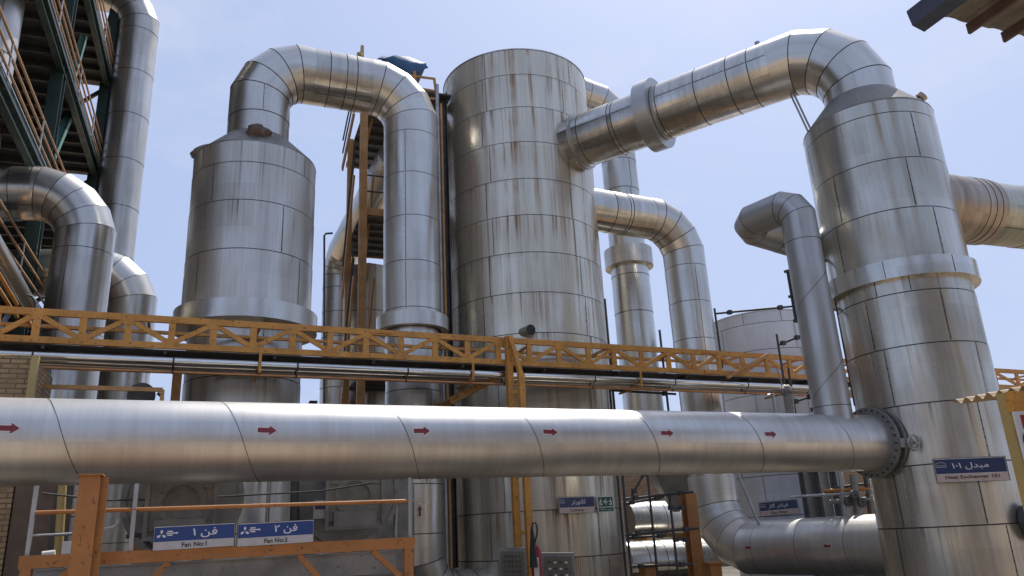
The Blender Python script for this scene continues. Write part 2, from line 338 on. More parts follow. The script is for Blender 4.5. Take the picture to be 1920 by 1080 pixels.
def lathe(mb, c, prof, n=96, m=0, seams=(), sw=.022, msd=1, closed_top=True, lthetas=None, rng=None, lip=.008, lseam=True, cap_bottom=False):
    """vertical shell: prof = [(z,R)...] from bottom to top"""
    c = V(c); rng = rng or random.Random(int(abs(c.x)*91+7)); e = (CAM-c); e.z = 0; e.normalize(); g = Z_.cross(e)
    def ring(z, r): return [V((c.x, c.y, z))+(e*math.cos(t)+g*math.sin(t))*r for t in (2*math.pi*(k/n)+math.pi for k in range(n+1))]
    Rm = max(r for z, r in prof)
    def rad(z):
        for (z0, r0), (z1, r1) in zip(prof, prof[1:]):
            if z0 <= z <= z1 and z1 > z0: return r0+(r1-r0)*(z-z0)/(z1-z0)
        return prof[-1][1]
    us = lambda z: [((k/n-.5)*2*math.pi*Rm, z) for k in range(n+1)]
    for (z0, r0), (z1, r1) in zip(prof, prof[1:]):
        cuts = sorted(z for z in seams if z0+sw < z < z1-sw); cur = z0
        f = lambda z: r0+(r1-r0)*((z-z0)/(z1-z0) if z1 != z0 else 0)
        def band(a, b):
            vv0, vv1 = (a, b)
            mb.grid([ring(a, f(a)), ring(b, f(b)+lip*(1 if cuts else 0))], m, True, False, [us(a), us(b+(abs(r1-r0) if z0 == z1 else 0))], (max(0.0, 1-(b-a)/1.1), 1.0))
            if lseam and b-a > .3 and abs(r1-r0) < .3:
                for tt in (lthetas or [rng.uniform(-1.2, -.2), rng.uniform(.1, 1.2)]):
                    tt += rng.uniform(-.1, .1); o_ = e*math.cos(tt)+g*math.sin(tt); tan = -e*math.sin(tt)+g*math.cos(tt); rr = f(a)+lip+.004
                    P = lambda z, s_: V((c.x, c.y, z))+o_*rr+tan*s_
                    mb.face([P(a+.01, -.006), P(a+.01, .006), P(b-.01, .006), P(b-.01, -.006)], msd)
                    for j in range(int((b-a)/.15)):
                        z = a+.08+j*.15; mb.face([P(z-.008, -.011), P(z-.008, .011), P(z+.008, .011), P(z+.008, -.011)], msd)
        for z in cuts:
            band(cur, z-sw/2); mb.grid([ring(z-sw/2, f(z)-.004), ring(z+sw/2, f(z)-.004)], msd, True, False, [us(z), us(z)]); cur = z+sw/2
        if z1 == z0: mb.grid([ring(z0, r0), ring(z1, r1)], m, False, False, [us(z0), us(z0+abs(r1-r0))])
        else: band(cur, z1)
    if closed_top: mb.face(ring(prof[-1][0], prof[-1][1])[:-1], m)
    if cap_bottom: mb.face(ring(prof[0][0], prof[0][1])[:-1][::-1], m)
def ztop(px, py, d, R): return at(px, py, d-R).z
def axis_at(l, r, y, d, y2=None):
    r1, r2 = ray(l, y), ray(r, y2 or y); a1, a2 = math.atan2(r1.x, r1.y), math.atan2(r2.x, r2.y); a = (a1+a2)/2
    return V((d*math.sin(a), d*math.cos(a), 0)), d*math.sin((a2-a1)/2)
exec_order = []
# ================================================================ THE SETTING
g = MB(); S = 1200.0
g.grid([[V((-S,-S,0)), V((S,-S,0))], [V((-S,S,0)), V((S,S,0))]], 0, False, uvs=[[(-S,-S),(S,-S)],[(-S,S),(S,S)]])
kg = NB('dusty_concrete'); tcg = kg.n('TexCoord').outputs['Object']
ga = kg.noise(tcg, .35, 5, .6); gb = kg.noise(tcg, 6.0, 5, .7)
gc = kg.mix(kg.rng(ga, .35, .68), (.40,.31,.21), (.26,.20,.14)); gc = kg.mix(kg.math('MULTIPLY', kg.rng(gb, .5, .75), .5), gc, (.15,.12,.09))
kg.l(gc, kg.b.inputs['Base Color']); kg.b.inputs['Roughness'].default_value = .9
setp(g.build('ground', kg.m, V((0,0,0))), kind='structure')

yd = MB(); a0_, a1_ = 7.7, 33.0  # unseen dark sheet, added as painted shade for the pipe's underside reflection
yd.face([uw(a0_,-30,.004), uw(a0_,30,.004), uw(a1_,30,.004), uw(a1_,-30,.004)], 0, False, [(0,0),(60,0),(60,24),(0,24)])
setp(yd.build('dark_yard_sheet', paint('dark_yard_shade', (.13,.11,.085), .85, 0, .4, .3, (.03,.025,.02), .8), V((0,0,0))), kind='structure')
def proj_line(P, d, px):          # parameter along P+s*d at which the line passes image column px
    k = (px-960)/FPX; pc = V(P)-CAM
    return (k*pc.dot(FW)-pc.dot(RT))/(d.dot(RT)-k*d.dot(FW))

# ---------------------------------------------------------------- main pipe in front
A = atz(0, 828, 2.92); B = atz(1600, 830, 2.92); md = (B-A).normalized(); RM = .50
pend = A+md*(proj_line(A, md, 1630))
pst = A-md*5.0; Lm = (pend-pst).length
t = Thing('pipeline', 'wide silver pipe with red flow arrows crossing the whole foreground', 'pipe', V((pst.x, pst.y, 2.42)))
mb = MB(); e_, g_ = frame(A, md)      # e_ faces the camera
n = 96
mb.grid([[pst+md*x+(e_*math.cos(q)+g_*math.sin(q))*RM for q in (2*math.pi*k/n for k in range(n+1))] for x in [Lm*j/40 for j in range(41)]], 0, True, False,
        [[((k/n*2*math.pi-math.pi)*RM, Lm*j/40) for k in range(n+1)] for j in range(41)])
up_a = math.atan2(Z_.dot(g_), Z_.dot(e_))       # angle of 'up' in this frame
sgn = 1 if up_a > 0 else -1
# spiral strip joints
for px in (-240, 83, 405, 708, 942, 1158, 1352, 1520):
    s0 = proj_line(A+Z_*RM, md, px)+ (A-pst).dot(md)
    rows = [[], []]; 
    for k in range(60):
        q = -.5+k*(3.9/59); ang = up_a - sgn*q; vv = e_*math.cos(ang)+g_*math.sin(ang); x = s0+.19*q
        for r_, off in ((0, -.0038), (1, .0038)): rows[r_].append(pst+md*(x+off)+vv*(RM+.004))
    mb.grid(rows, 1, True)
t.part('pipe_shell', mb, [M_MAIN, M_SEAM])
def arrow_pts(L, H): return [(-L/2,-H*.25),(L*.12,-H*.25),(L*.12,-H*.5),(L/2,0),(L*.12,H*.5),(L*.12,H*.25),(-L/2,H*.25)]
def arrow_on(thing, c, along, nrm, L, H, name='flow_arrow'):
    along = (Matrix.Rotation(math.radians(random.uniform(-3, 3)), 3, nrm) @ along); y = nrm.cross(along).normalized(); m_ = MB()
    out_ = [(a*1.12+(.0), b*1.45) for a, b in arrow_pts(L, H)]
    for pts_, o, mi in ((out_, .004, 1), (arrow_pts(L, H), .007, 0)):
        P = [c+along*a+y*b+nrm*(o-(b*b)/(2*RM)) for a, b in pts_]
        m_.face([P[0], P[1], P[5], P[6]], mi); m_.face([P[2], P[3], P[4]], mi)
    thing.part(name, m_, [M_MAROON, M_WHITE])
for px, py in ((15,803), (501,807), (791,808), (1032,810), (1251,812), (1445,814)):
    # point on the pipe surface seen at this pixel
    s = proj_line(A, md, px); c0 = A+md*s; e2, g2 = frame(c0, md)
    r = ray(px, py).normalized(); oc = CAM-c0; dv = r-md*r.dot(md); ov = oc-md*oc.dot(md)
    a_, b_, c_ = dv.dot(dv), 2*dv.dot(ov), ov.dot(ov)-RM*RM
    tt = (-b_-math.sqrt(max(0, b_*b_-4*a_*c_)))/(2*a_); P = CAM+r*tt; ctr = A+md*((P-A).dot(md)); nr = (P-ctr).normalized()
    arrow_on(t, P, md, nr, .225, .12)
# flange pair, valve body and bolts at the column end
fl = MB(); ff = MB()
def disc(m_, c, d, r0, r1, th, n=64, mi=0):
    e, g2 = frame(c, d); rows = []
    for (x, r) in ((0, r0), (0, r1), (th, r1), (th, r0)):
        rows.append([c+d*x+(e*math.cos(q)+g2*math.sin(q))*r for q in (2*math.pi*k/n for k in range(n+1))])
    for a in range(3): m_.grid([rows[a], rows[a+1]], mi, a == 1)
    m_.grid([rows[3], rows[0]], mi, False)
c1 = pend
for x in (.0, .16): disc(fl, c1+md*x, md, RM-.05, .635, .055)
disc(ff, c1+md*.055, md, .40, .545, .105)
e2, g2 = frame(c1, md)
for k in range(28):
    q = 2*math.pi*k/28; vv = e2*math.cos(q)+g2*math.sin(q); ff.tube([c1+vv*.585-md*.035, c1+vv*.585+md*.25], .017, 6)
ff.tube([c1+md*.1, c1+md*.1+e2*.0], .01, 6) if False else None
t.part('flange', fl, M_MID); t.part('flange_bolts', ff, M_DARK)
sp = MB(); duct(sp, [c1+md*.215, c1+md*1.6], RM-.03, seams=[.3], lseam=False); t.part('spool', sp, [M_GREY, M_SEAM])
hw = MB(); hc = c1+md*.10+e2*.80+g2*(.0)
hw.tube([c1+md*.1+e2*.5, hc], .05, 10); hw.box(c1+md*.1+e2*.66, .16, .16, .16, (md, e2, g2)); 
hw.tube([hc, hc+e2*.12], .025, 8)
ringp = [hc+e2*.05+(md*math.cos(q)+g2*math.sin(q))*.13 for q in (2*math.pi*k/24 for k in range(25))]
hw.tube(ringp, .017, 8, cap=False)
for q in (0, 2.1, 4.2): hw.tube([hc+e2*.05, hc+e2*.05+(md*math.cos(q)+g2*math.sin(q))*.13], .011, 6)
disc(hw, hc+e2*.02, e2, .0, .075, .03, 24)
t.part('valve_handwheel', hw, M_GALV)

# ---------------------------------------------------------------- column on the right
DC = 16.6; cx, RU = axis_at(1531, 1797, 400, DC); RU = 1.275; RL = 1.23
cz = lambda px, py, R: at(px, py, DC-R).z
z_ct = cz(1642, 155, .71); z_cb = cz(1627, 192, RU)
zs = [cz(1627,217,RU), cz(1640,303,RU), cz(1665,394,RU)]; z_st = cz(1690,482,1.39); z_sb = cz(1692,517,1.39)
zl = [cz(1710,545,RL), cz(1727,644,RL), cz(1753,753,RL), cz(1772,868,RL), cz(1785,987,RL)]
print('column', cx, z_ct, z_cb, zs, z_st, z_sb, zl)
t = Thing('process_column', 'tall silver clad column on the right with a wide collar and blue sign', 'column', V((cx.x, cx.y, 0)))
mb = MB(); lathe(mb, cx, [(0,RL),(z_sb+.05,RL)], seams=zl, closed_top=False); t.part('lower_shell', mb, [M_COLM, M_SEAM])
mb = MB(); lathe(mb, cx, [(z_st-.02,RU),(z_cb,RU)], seams=zs, closed_top=False); t.part('upper_shell', mb, [M_COLM, M_SEAM])
mb = MB(); lathe(mb, cx, [(z_sb,RL-.02),(z_sb,1.38),(z_st,1.38),(z_st,RU-.02)], closed_top=False, lseam=False)
for q in (-.95, -.15, .75):
    e3 = (CAM-cx); e3.z = 0; e3.normalize(); g3 = Z_.cross(e3); o_ = e3*math.cos(q)+g3*math.sin(q); tn = -e3*math.sin(q)+g3*math.cos(q)
    P = lambda z, s_: V((cx.x, cx.y, z))+o_*1.384+tn*s_
    mb.face([P(z_sb+.01,-.006), P(z_sb+.01,.006), P(z_st-.01,.006), P(z_st-.01,-.006)], 1)
t.part('collar', mb, [M_DUCTV, M_SEAM])
mb = MB(); lathe(mb, cx, [(z_cb,RU+.012),(z_cb+.04,RU),(z_ct,.74)], closed_top=False, lseam=False); t.part('cone', mb, M_CONE)
e3 = (CAM-cx); e3.z = 0; e3.normalize(); g3 = Z_.cross(e3)
mb = MB(); hp = V((cx.x,cx.y,z_cb))+e3*(.45)+g3*1.09; mb.tube([hp, hp+Z_*.22], .05, 10)
mb.tube([hp+Z_*.2-g3*.02, hp+Z_*.25+g3*.05], .11, 16); t.part('inspection_cap', mb, M_RUSTD)
# manhole low at right edge of the picture
mb = MB(); mq = math.radians(64); mo = e3*math.cos(mq)+g3*math.sin(mq); mc = V((cx.x,cx.y,cz(1785,985,RL)))+mo*RL
disc(mb, mc, mo, 0, .26, .16, 40); disc(mb, mc+mo*.16, mo, 0, .31, .05, 40)
e5, g5 = frame(mc, mo)
for k in range(14):
    q = 2*math.pi*k/14; vv = e5*math.cos(q)+g5*math.sin(q); mb.tube([mc+mo*.2+vv*.275, mc+mo*.25+vv*.275], .018, 6)
t.part('manhole', mb, M_DARK)

# duct from the column top across to the big tank
DT = 20.0; tx, RT_ = axis_at(838, 1122, 440, DT)
TZ = lambda px, py: at(px, py, DT-RT_).z
z_d = 11.65; C = V((cx.x, cx.y, z_d)); p_tank = V((1.99, 18.6, z_d)); dd = (p_tank-C).normalized()
pin = p_tank+dd*.35
t = Thing('transfer_duct', 'silver duct sloping across the sky from the right column to the central tank', 'duct', V((cx.x, cx.y, z_ct)))
base = V((cx.x, cx.y, z_ct-.03)); bb = bend(base, C, pin, 1.4, 4)
mb = MB(); duct(mb, [base]+bb+[bb[-1]+dd*.5], .715, sp=.62, cap1=False, lthetas=[-.5]); t.part('elbow', mb, [M_DUCTV, M_SEAM])
run0 = bb[-1]+dd*.5
mb = MB(); duct(mb, [run0, pin], .71, seams=[.45, .95, 1.75, 2.75, 2.9, (pin-run0).length*.70, (pin-run0).length*.72, (pin-run0).length*.88], cap0=False, lthetas=[.62]); t.part('duct_run', mb, [M_DUCT, M_SEAM])
Lr = (pin-run0).length
s_c = proj_line(run0, dd, 1228)
mb = MB(); disc(mb, run0+dd*(s_c-.16), dd, .69, .92, .38, 72); 
t.part('expansion_collar', mb, M_GREY)
mb = MB(); disc(mb, run0+dd*(Lr-.50), dd, .70, .78, .06, 72); t.part('end_ring', mb, M_GREY)
mb = MB(); 
for o in (0, .09): 
    q_ = atz(1512+o*100, 170, z_d-.5); mb.tube([C+dd*(1.35)+W_*o-Z_*.55, C+dd*1.0+W_*o+V((0,0,z_cb-z_d))], .022, 8)
t.part('drain_lines', mb, M_GALV)
mb = MB(); vp_ = run0+dd*proj_line(run0, dd, 1430)+Z_*.70; mb.tube([vp_, vp_+Z_*.16], .045, 10); mb.tube([vp_+Z_*.14, vp_+Z_*.22], .06, 10); t.part('vent_stub', mb, M_GALV)

# ---------------------------------------------------------------- big central tank
t = Thing('storage_tank', 'largest tank in the centre, rust streaked silver cladding, open sky behind its rim', 'tank', V((tx.x, tx.y, 0)))
tz_top = TZ(947, 94); rz = [TZ(955,140), TZ(960,201), TZ(965,266), TZ(970,335), TZ(976,403), TZ(980,473), TZ(985,548)]
stp = (rz[0]-rz[-1])/6; rz += [rz[-1]-stp*k for k in range(1, 8) if rz[-1]-stp*k > .3]
print('tank', tx, RT_, tz_top, rz)
mb = MB(); lathe(mb, tx, [(0,RT_),(tz_top,RT_)], n=128, seams=rz, lthetas=[-.45,.75], closed_top=False); t.part('shell', mb, [M_TANK, M_SEAM])
mb = MB(); lathe(mb, tx, [(tz_top,RT_+.02),(tz_top+.03,RT_+.02),(tz_top+.3,.05)], n=96, lseam=False); t.part('roof', mb, M_ALU)
# small vent on the tank; its dark hollow is painted as a black plug
mb = MB(); vc = at(985, 622, DT-RT_-.02); e4, g4 = frame(vc, Z_); ax_ = (e4*.8+g4*.5+Z_*-.05).normalized()
c9 = vc; mb.tube([c9-ax_*.2, c9+ax_*.26], .125, 20, 0, False); mb.tube([c9-ax_*.1, c9+ax_*.25], .11, 20, 1, True); t.part('vent_mouth', mb, [M_ALU, M_BLACK])

# ---------------------------------------------------------------- left vessel and its looped duct
DL = 17.0; lx, _r = axis_at(350, 588, 450, DL); LR = 1.335
LZ = lambda px, py, R: at(px, py, DL-R).z
t = Thing('filter_vessel', 'squat silver vessel with dark cone top standing left of the centre', 'vessel', V((lx.x, lx.y, 0)))
zc = LZ(485,265,LR); zt = LZ(487,242,.72); zk = [LZ(483,304,LR), LZ(480,375,LR), LZ(475,466,LR)]; k1 = LZ(470,557,1.48); k0 = LZ(468,592,1.48)
mb = MB(); lathe(mb, lx, [(k1-.02,LR),(zc,LR)], seams=zk, closed_top=False); t.part('upper_shell', mb, [M_ALU, M_SEAM])
mb = MB(); lathe(mb, lx, [(0,1.165),(k0+.05,1.165)], seams=[.9,1.9,2.9,3.9,4.9], closed_top=False); t.part('lower_shell', mb, [M_ALU, M_SEAM])
mb = MB(); lathe(mb, lx, [(k0,1.15),(k0,1.48),(k1,1.48),(k1,LR-.02)], closed_top=False, lseam=False); t.part('collar', mb, [M_DUCTV, M_SEAM])
mb = MB(); lathe(mb, lx, [(zc,LR+.012),(zc+.04,LR),(zt,.74)], closed_top=False, lseam=False); t.part('cone', mb, M_CONE)
e3 = (CAM-lx); e3.z = 0; e3.normalize(); g3 = Z_.cross(e3)
def lump(c, rx, rz_, n=10, seed=1):
    rr = random.Random(seed); m_ = MB(); rows = []
    for i in range(n+1):
        ph = math.pi*i/n; rows.append([V(c)+V((math.cos(q)*math.sin(ph)*rx, math.sin(q)*math.sin(ph)*rx, math.cos(ph)*rz_))*(1+rr.uniform(-.22,.22)) for q in (2*math.pi*k/14 for k in range(14))])
    m_.grid(rows, 0, True, True); return m_
m_ = lump(V((lx.x,lx.y,(zc+zt)/2+.05))+e3*.98, .26, .17, seed=3); disc(m_, V((lx.x,lx.y,(zc+zt)/2+.10))+e3*1.18, e3, 0, .07, .05, 16); t.part('torn_insulation', m_, M_LUMP)
m_ = MB(); hc_ = V((lx.x,lx.y,zc+.20))-g3*1.12+e3*.1; ha_ = (-g3*.5+Z_+e3*.25).normalized(); disc(m_, hc_, ha_, 0, .30, .10, 24); disc(m_, hc_+ha_*.1, ha_, 0, .2, .05, 24); t.part('hatch', m_, M_CONE)

ux, UR = axis_at(719, 824, 400, 17.6); UR = .68; z_u = 12.7
t = Thing('looped_duct', 'silver duct looping up out of the left vessel and down beside the central tank', 'duct', V((ux.x, ux.y, 0)))
p0 = V((lx.x,lx.y,zt-.05)); c0 = V((lx.x,lx.y,z_u)); c2 = V((ux.x,ux.y,z_u)); gz = .38
c3 = V((ux.x,ux.y,gz)); e_end = c3+(U_*.9+W_*.35).normalized()*2.6
b0 = bend(p0, c0, c2, 1.05, 4); b1 = bend(c0, c2, c3, 1.05, 4); hd = (c2-c0).normalized()
mb = MB(); duct(mb, [p0]+b0+[b0[-1]+hd*.35], .69, sp=1.0, cap1=False, lthetas=[.1]); t.part('left_elbow', mb, [M_DUCTV, M_SEAM])
mb = MB(); duct(mb, [b0[-1]+hd*.35, b1[0]-hd*.25], .686, seams=[.35, .75, 1.0] , cap0=False, cap1=False, lthetas=[.55]); t.part('top_run', mb, [M_DUCT, M_SEAM])
kz1 = at(775,580,17.6-.84).z; kz0 = at(772,606,17.6-.84).z
mb = MB(); duct(mb, [b1[0]-hd*.25]+b1+[V((ux.x,ux.y,kz0))], UR, sp=1.22, cap0=False, lthetas=[-.1], off=-.0); t.part('down_leg', mb, [M_DUCTV, M_SEAM])
mb = MB(); lathe(mb, ux, [(kz0,.6),(kz0,.845),(kz1,.845),(kz1,UR-.02)], closed_top=False, lseam=False); t.part('collar', mb, [M_DUCTV, M_SEAM])
b2 = bend(V((ux.x,ux.y,4)), c3, e_end, 1.0, 4)
mb = MB(); duct(mb, [V((ux.x,ux.y,kz0+.03))]+b2+[e_end], .63, sp=1.15); t.part('lower_leg', mb, [M_DUCTV, M_SEAM])
pa = at(787, 958, 17.6-.63-.005); nr = (pa-V((ux.x,ux.y,pa.z))).normalized(); arrow_on(t, pa, Z_, nr, .22, .11)

# ---------------------------------------------------------------- duct pair right of the tank
qx, QR = axis_at(1248, 1337, 560, 22.0); QR = .60; z_q = 10.3
t = Thing('bent_duct', 'silver duct leaving the right side of the central tank and turning down', 'duct', V((qx.x, qx.y, 0)))
q_in = V((2.0, 19.85, z_q)); q_c = V((qx.x,qx.y,z_q)); qz = at(1400, 1035, 21.5).z
q_low = V((qx.x,qx.y,1.06)); colr = V((8.6, 16.6, 1.15)); colr = at(1650, 1014, 19.0); colr.z = 1.06
bq = bend(q_in, q_c, q_low, 1.15, 4); hq = (q_c-q_in).normalized()
mb = MB(); duct(mb, [q_in, bq[0]-hq*.3], QR, seams=[.9, 1.35, 1.45], cap1=False, lthetas=[.5]); t.part('top_run', mb, [M_DUCT, M_SEAM])
bl = bend(V((qx.x,qx.y,4)), q_low, colr, 1.3, 4)
mb = MB(); duct(mb, [bq[0]-hq*.3]+bq+[V((qx.x,qx.y,2.9))], QR, sp=1.15, cap0=False, cap1=False, lthetas=[-.25]); t.part('down_leg', mb, [M_DUCTV, M_SEAM])
mb = MB(); duct(mb, [V((qx.x,qx.y,2.9))]+bl+[colr+(colr-bl[-1]).normalized()*2.6], QR+.03, sp=1.2, cap0=True, lthetas=[-.95]); t.part('bottom_bend', mb, [M_MAIN, M_SEAM])
dl = (colr-bl[-1]).normalized()
for px, py in ((1437,1027),(1586,1015)):
    s = proj_line(bl[-1], dl, px); c_ = bl[-1]+dl*s; e9, g9 = frame(c_, dl); arrow_on(t, c_+e9*(QR+.037), -dl, e9, .2, .11)
sx, SR = axis_at(1150, 1222, 560, 24.0); SR = .61
t = Thing('collared_duct', 'slim silver riser with a round collar behind the bent duct', 'duct', V((sx.x, sx.y, 0)))
z_s = at(1120, 215, 24.0).z+.2; s_c = V((sx.x,sx.y,z_s)); s_o = s_c+(V((tx.x,tx.y+2.0,0))-V((sx.x,sx.y,0))).normalized()*3.2+Z_*.5
bs = bend(V((sx.x,sx.y,0)), s_c, s_o, .95, 3)
zc1 = at(1175,455,23.2).z; zc0 = at(1177,488,23.2).z
mb = MB(); sb_ = V((sx.x,sx.y,4.4)); bq2 = bend(sb_+W_*3, sb_, V((sx.x,sx.y,9)), .9, 3); duct(mb, [sb_+W_*3]+bq2+[V((sx.x,sx.y,zc0+.1))], SR, sp=1.25); t.part('lower_riser', mb, [M_DUCTV, M_SEAM])
mb = MB(); duct(mb, [V((sx.x,sx.y,zc0+.1))]+bs+[s_o], .58, sp=1.1); t.part('upper_riser', mb, [M_DUCTV, M_SEAM])
mb = MB(); lathe(mb, sx, [(zc0,.57),(zc0,.78),(zc1,.78),(zc1,.56)], closed_top=False, lseam=False); t.part('collar', mb, M_ALU)

# ---------------------------------------------------------------- far right rust-stained duct
r0 = atz(1785, 392, 7.6); r1 = atz(1905, 407, 7.6); rd = (r1-r0).normalized()
t = Thing('stained_duct', 'duct with brown rusty collar running off behind the right column', 'duct', V((r0.x, r0.y, r0.z-.7)))
mb = MB(); duct(mb, [r0-rd*1.2, r0+rd*16], .66, seams=[3.0+1.35*k for k in range(10)], lthetas=[.35]); t.part('duct_run', mb, [M_GSHEEN, M_SEAM])
s_r = proj_line(r0, rd, 1836)
mb = MB(); duct(mb, [r0-rd*1.0, r0+rd*s_r], .69, seams=[(1+s_r)*f for f in (.70,.80,.90)], sw=.012, lseam=False); t.part('rusty_collar', mb, [M_RUSTD, M_SEAM])

# ---------------------------------------------------------------- slim grey duct in front of the column
gx, GR = axis_at(1484, 1555, 550, 14.0); GR = .33; gx = gx*(13.2/14.0)
gxx = pst+md*((V((gx.x,gx.y,0))-pst).dot(md)); gx = V((gxx.x, gxx.y, 0))       # it stands on the pipeline
gx2 = V((0,0,0)); s = proj_line(V((0,0,0))+V((A.x,A.y,2.92))+Z_*.45, md, 1563); gx = A+md*s; gx.z = 0
gtop = at(1490, 352, math.hypot(gx.x,gx.y)).z-.32
g_c = V((gx.x,gx.y,gtop)); gd = math.hypot(gx.x, gx.y)
g_a = atz(1388, 423, gtop)                                              # corner towards the camera, same height
g_b = at(1570, 478, math.hypot(g_a.x, g_a.y)+1.5)
t = Thing('branch_duct', 'slim matt grey duct rising from the pipeline and folding back at its top', 'duct', V((gx.x, gx.y, 3.3)))
be1 = bend(V((gx.x,gx.y,3)), g_c, g_a, .42, 3); be2 = bend(g_c, g_a, g_b, .34, 3)
mb = MB(); duct(mb, [V((gx.x,gx.y,3.1))]+be1+be2+[g_b], GR, n=48, sp=5, sw=.012, lip=.003, lseam=False)
for z0 in (4.0, 5.7, 7.4):                                                # spiral joints
    rows = [[], []]; e6, g6 = frame(gx, Z_)
    for k in range(50):
        q = -1.9+k*3.8/49; vv = e6*math.cos(q)+g6*math.sin(q)
        if z0+.36*q > gtop-.6: continue
        for r_, o in ((0,-.005),(1,.005)): rows[r_].append(V((gx.x,gx.y,z0+.30*q+o))+vv*(GR+.006))
    mb.grid(rows, 1, True)
t.part('duct_shell', mb, [M_GREY, M_SEAM])
print('branch', gx, gtop, g_a, g_b)

# ---------------------------------------------------------------- left side elbows and tall duct
hx, HR = axis_at(95, 213, 480, 20.0); HR = .65
t = Thing('left_elbow_duct', 'shiny duct entering at the left edge and bending down behind the truss', 'duct', V((hx.x, hx.y, 0)))
z_h = 10.15; h_c = V((hx.x,hx.y,z_h)); h_o = h_c+V((-.955,-.30,0)).normalized()*6-Z_*.5
bh = bend(h_o, h_c, V((hx.x,hx.y,0)), 1.15, 5); hh = (h_c-h_o).normalized()
mb = MB(); duct(mb, [h_o, bh[0]-hh*.1], HR, seams=[3.1, 3.6, 4.0, 4.4], cap1=False, lthetas=[.4]); t.part('top_run', mb, [M_DUCT, M_SEAM])
mb = MB(); duct(mb, [bh[0]-hh*.1]+bh+[V((hx.x,hx.y,0))], HR, sp=1.9, cap0=False, lthetas=[-.15]); t.part('down_leg', mb, [M_DUCTV, M_SEAM])
ix, IR = axis_at(204, 291, 560, 23.5); IR = .66
t = Thing('rear_elbow_duct', 'smaller looking elbow duct tucked behind the shiny left elbow', 'duct', V((ix.x, ix.y, 0)))
z_i = at(225, 478, 23.5-.2).z-.35; i_c = V((ix.x,ix.y,z_i)); i_o = i_c+V((-.955,-.30,0)).normalized()*7-Z_*.6
bi = bend(i_o, i_c, V((ix.x,ix.y,0)), 1.1, 4)
mb = MB(); duct(mb, [i_o]+bi+[V((ix.x,ix.y,0))], IR, sp=1.6, lthetas=[.2]); t.part('duct_shell', mb, [M_DUCTV, M_SEAM])
jx, JR = axis_at(212, 283, 190, 29.5, 125); JR = .72
t = Thing('tall_duct', 'tallest thin duct rising past the green steel tower at upper left', 'duct', V((jx.x, jx.y, 0)))
z_j = at(255, 55, 29.5).z+1.4; j_c = V((jx.x,jx.y,z_j)); j_o = j_c-U_*6+Z_*.3
bj = bend(V((jx.x,jx.y,0)), j_c, j_o, 1.5, 4)
mb = MB(); duct(mb, [V((jx.x,jx.y,0))]+bj+[j_o], JR, sp=1.95, lthetas=[-.3]); t.part('duct_shell', mb, [M_ALU, M_SEAM])
kx_, KR = axis_at(-60, 22, 50, 20.0); kx_.z = 0
mb = MB(); duct(mb, [V((kx_.x,kx_.y,8.0)), V((kx_.x,kx_.y,26))], .62, seams=[3.2,5.2,7.4,9.6,11.8]); single('corner_duct', 'silver duct cut by the upper left corner of the frame', 'duct', mb, [M_ALU, M_SEAM])

# ---------------------------------------------------------------- far gas filter tank
fx = axis_at(1343, 1521, 640, 25.0)[0]; FR = 1.62
t = Thing('gas_filter_tank', 'pale blue grey tank standing low in the distance behind the truss', 'tank', V((fx.x, fx.y, 0)))
fz = at(1432, 583, 25-FR).z
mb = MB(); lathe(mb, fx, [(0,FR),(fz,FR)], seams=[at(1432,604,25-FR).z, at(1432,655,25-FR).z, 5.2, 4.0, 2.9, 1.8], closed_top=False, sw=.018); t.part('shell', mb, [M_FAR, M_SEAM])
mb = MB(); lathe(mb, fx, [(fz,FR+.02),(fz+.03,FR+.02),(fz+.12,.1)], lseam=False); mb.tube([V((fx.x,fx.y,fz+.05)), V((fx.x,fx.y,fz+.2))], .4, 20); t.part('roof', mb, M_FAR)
# ================================================================ PART 3: steelwork
def rail_group(mb, p, q, heights, r=.022, posts=None, up=Z_):
    for h in heights: mb.tube([V(p)+up*h, V(q)+up*h], r, 8)
    if posts:
        L = (V(q)-V(p)).length; k = max(1, round(L/posts))
        for i in range(k+1): c = V(p)+(V(q)-V(p))*(i/k); mb.tube([c, c+up*max(heights)], r, 8)
# ---- truss pipe bridge
TZt = 5.70; TH = .60; Q0 = atz(0, 574, TZt); Q1 = atz(1500, 668, TZt); qd = (Q1-Q0).normalized(); qn = V((-qd.y, qd.x, 0))
s_of = lambda px: proj_line(Q0-Z_*.3, qd, px)
vpx = [-170,-85,-8,68,155,240,322,400,475,548,619,686,752,815,876,934,992,1048,1103,1151,1203,1253,1300.5,1348,1392.5,1438,1481,1525,1568,1612,1655,1698,1740,1782,1824,1866,1908,1950,1992]
print('panels', [round(s_of(b)-s_of(a),2) for a, b in zip(vpx, vpx[1:])])
s_beg, s_end = s_of(-230), s_of(2010)
t = Thing('truss_bridge', 'ochre truss carrying pipes across the yard behind the pipeline', 'truss', Q0-Z_*TZt)
TW = .95
def truss_side(off, m_):
    P = lambda s, z: Q0+qd*s+qn*off+Z_*(z-TZt)
    m_.bar(P(s_beg, TZt-.06), P(s_end, TZt-.06), .07, .12 if off == 0 else .06); m_.bar(P(s_beg, TZt-TH+.055), P(s_end, TZt-TH+.055), .07, .11 if off == 0 else .06)
    if off: return
    for i, px in enumerate(vpx):
        s = s_of(px); m_.box(P(s, (TZt-.15) if i % 2 else (TZt-TH+.145))-qn*.032, .17, .008, .09, (qd, qn, Z_)); m_.bar(P(s, TZt-.115), P(s, TZt-TH+.105), .115, .055, qn)
        if i+1 < len(vpx):
            s2 = s_of(vpx[i+1]); a, b = (TZt-.125, TZt-TH+.125) if i % 2 else (TZt-TH+.125, TZt-.125)
            m_.bar(P(s+.05*(1), a), P(s2-.05, b), .085, .045, qn)
for off in (0, TW):
    m_ = MB(); truss_side(off, m_); t.part('truss_side', m_, M_YEL)
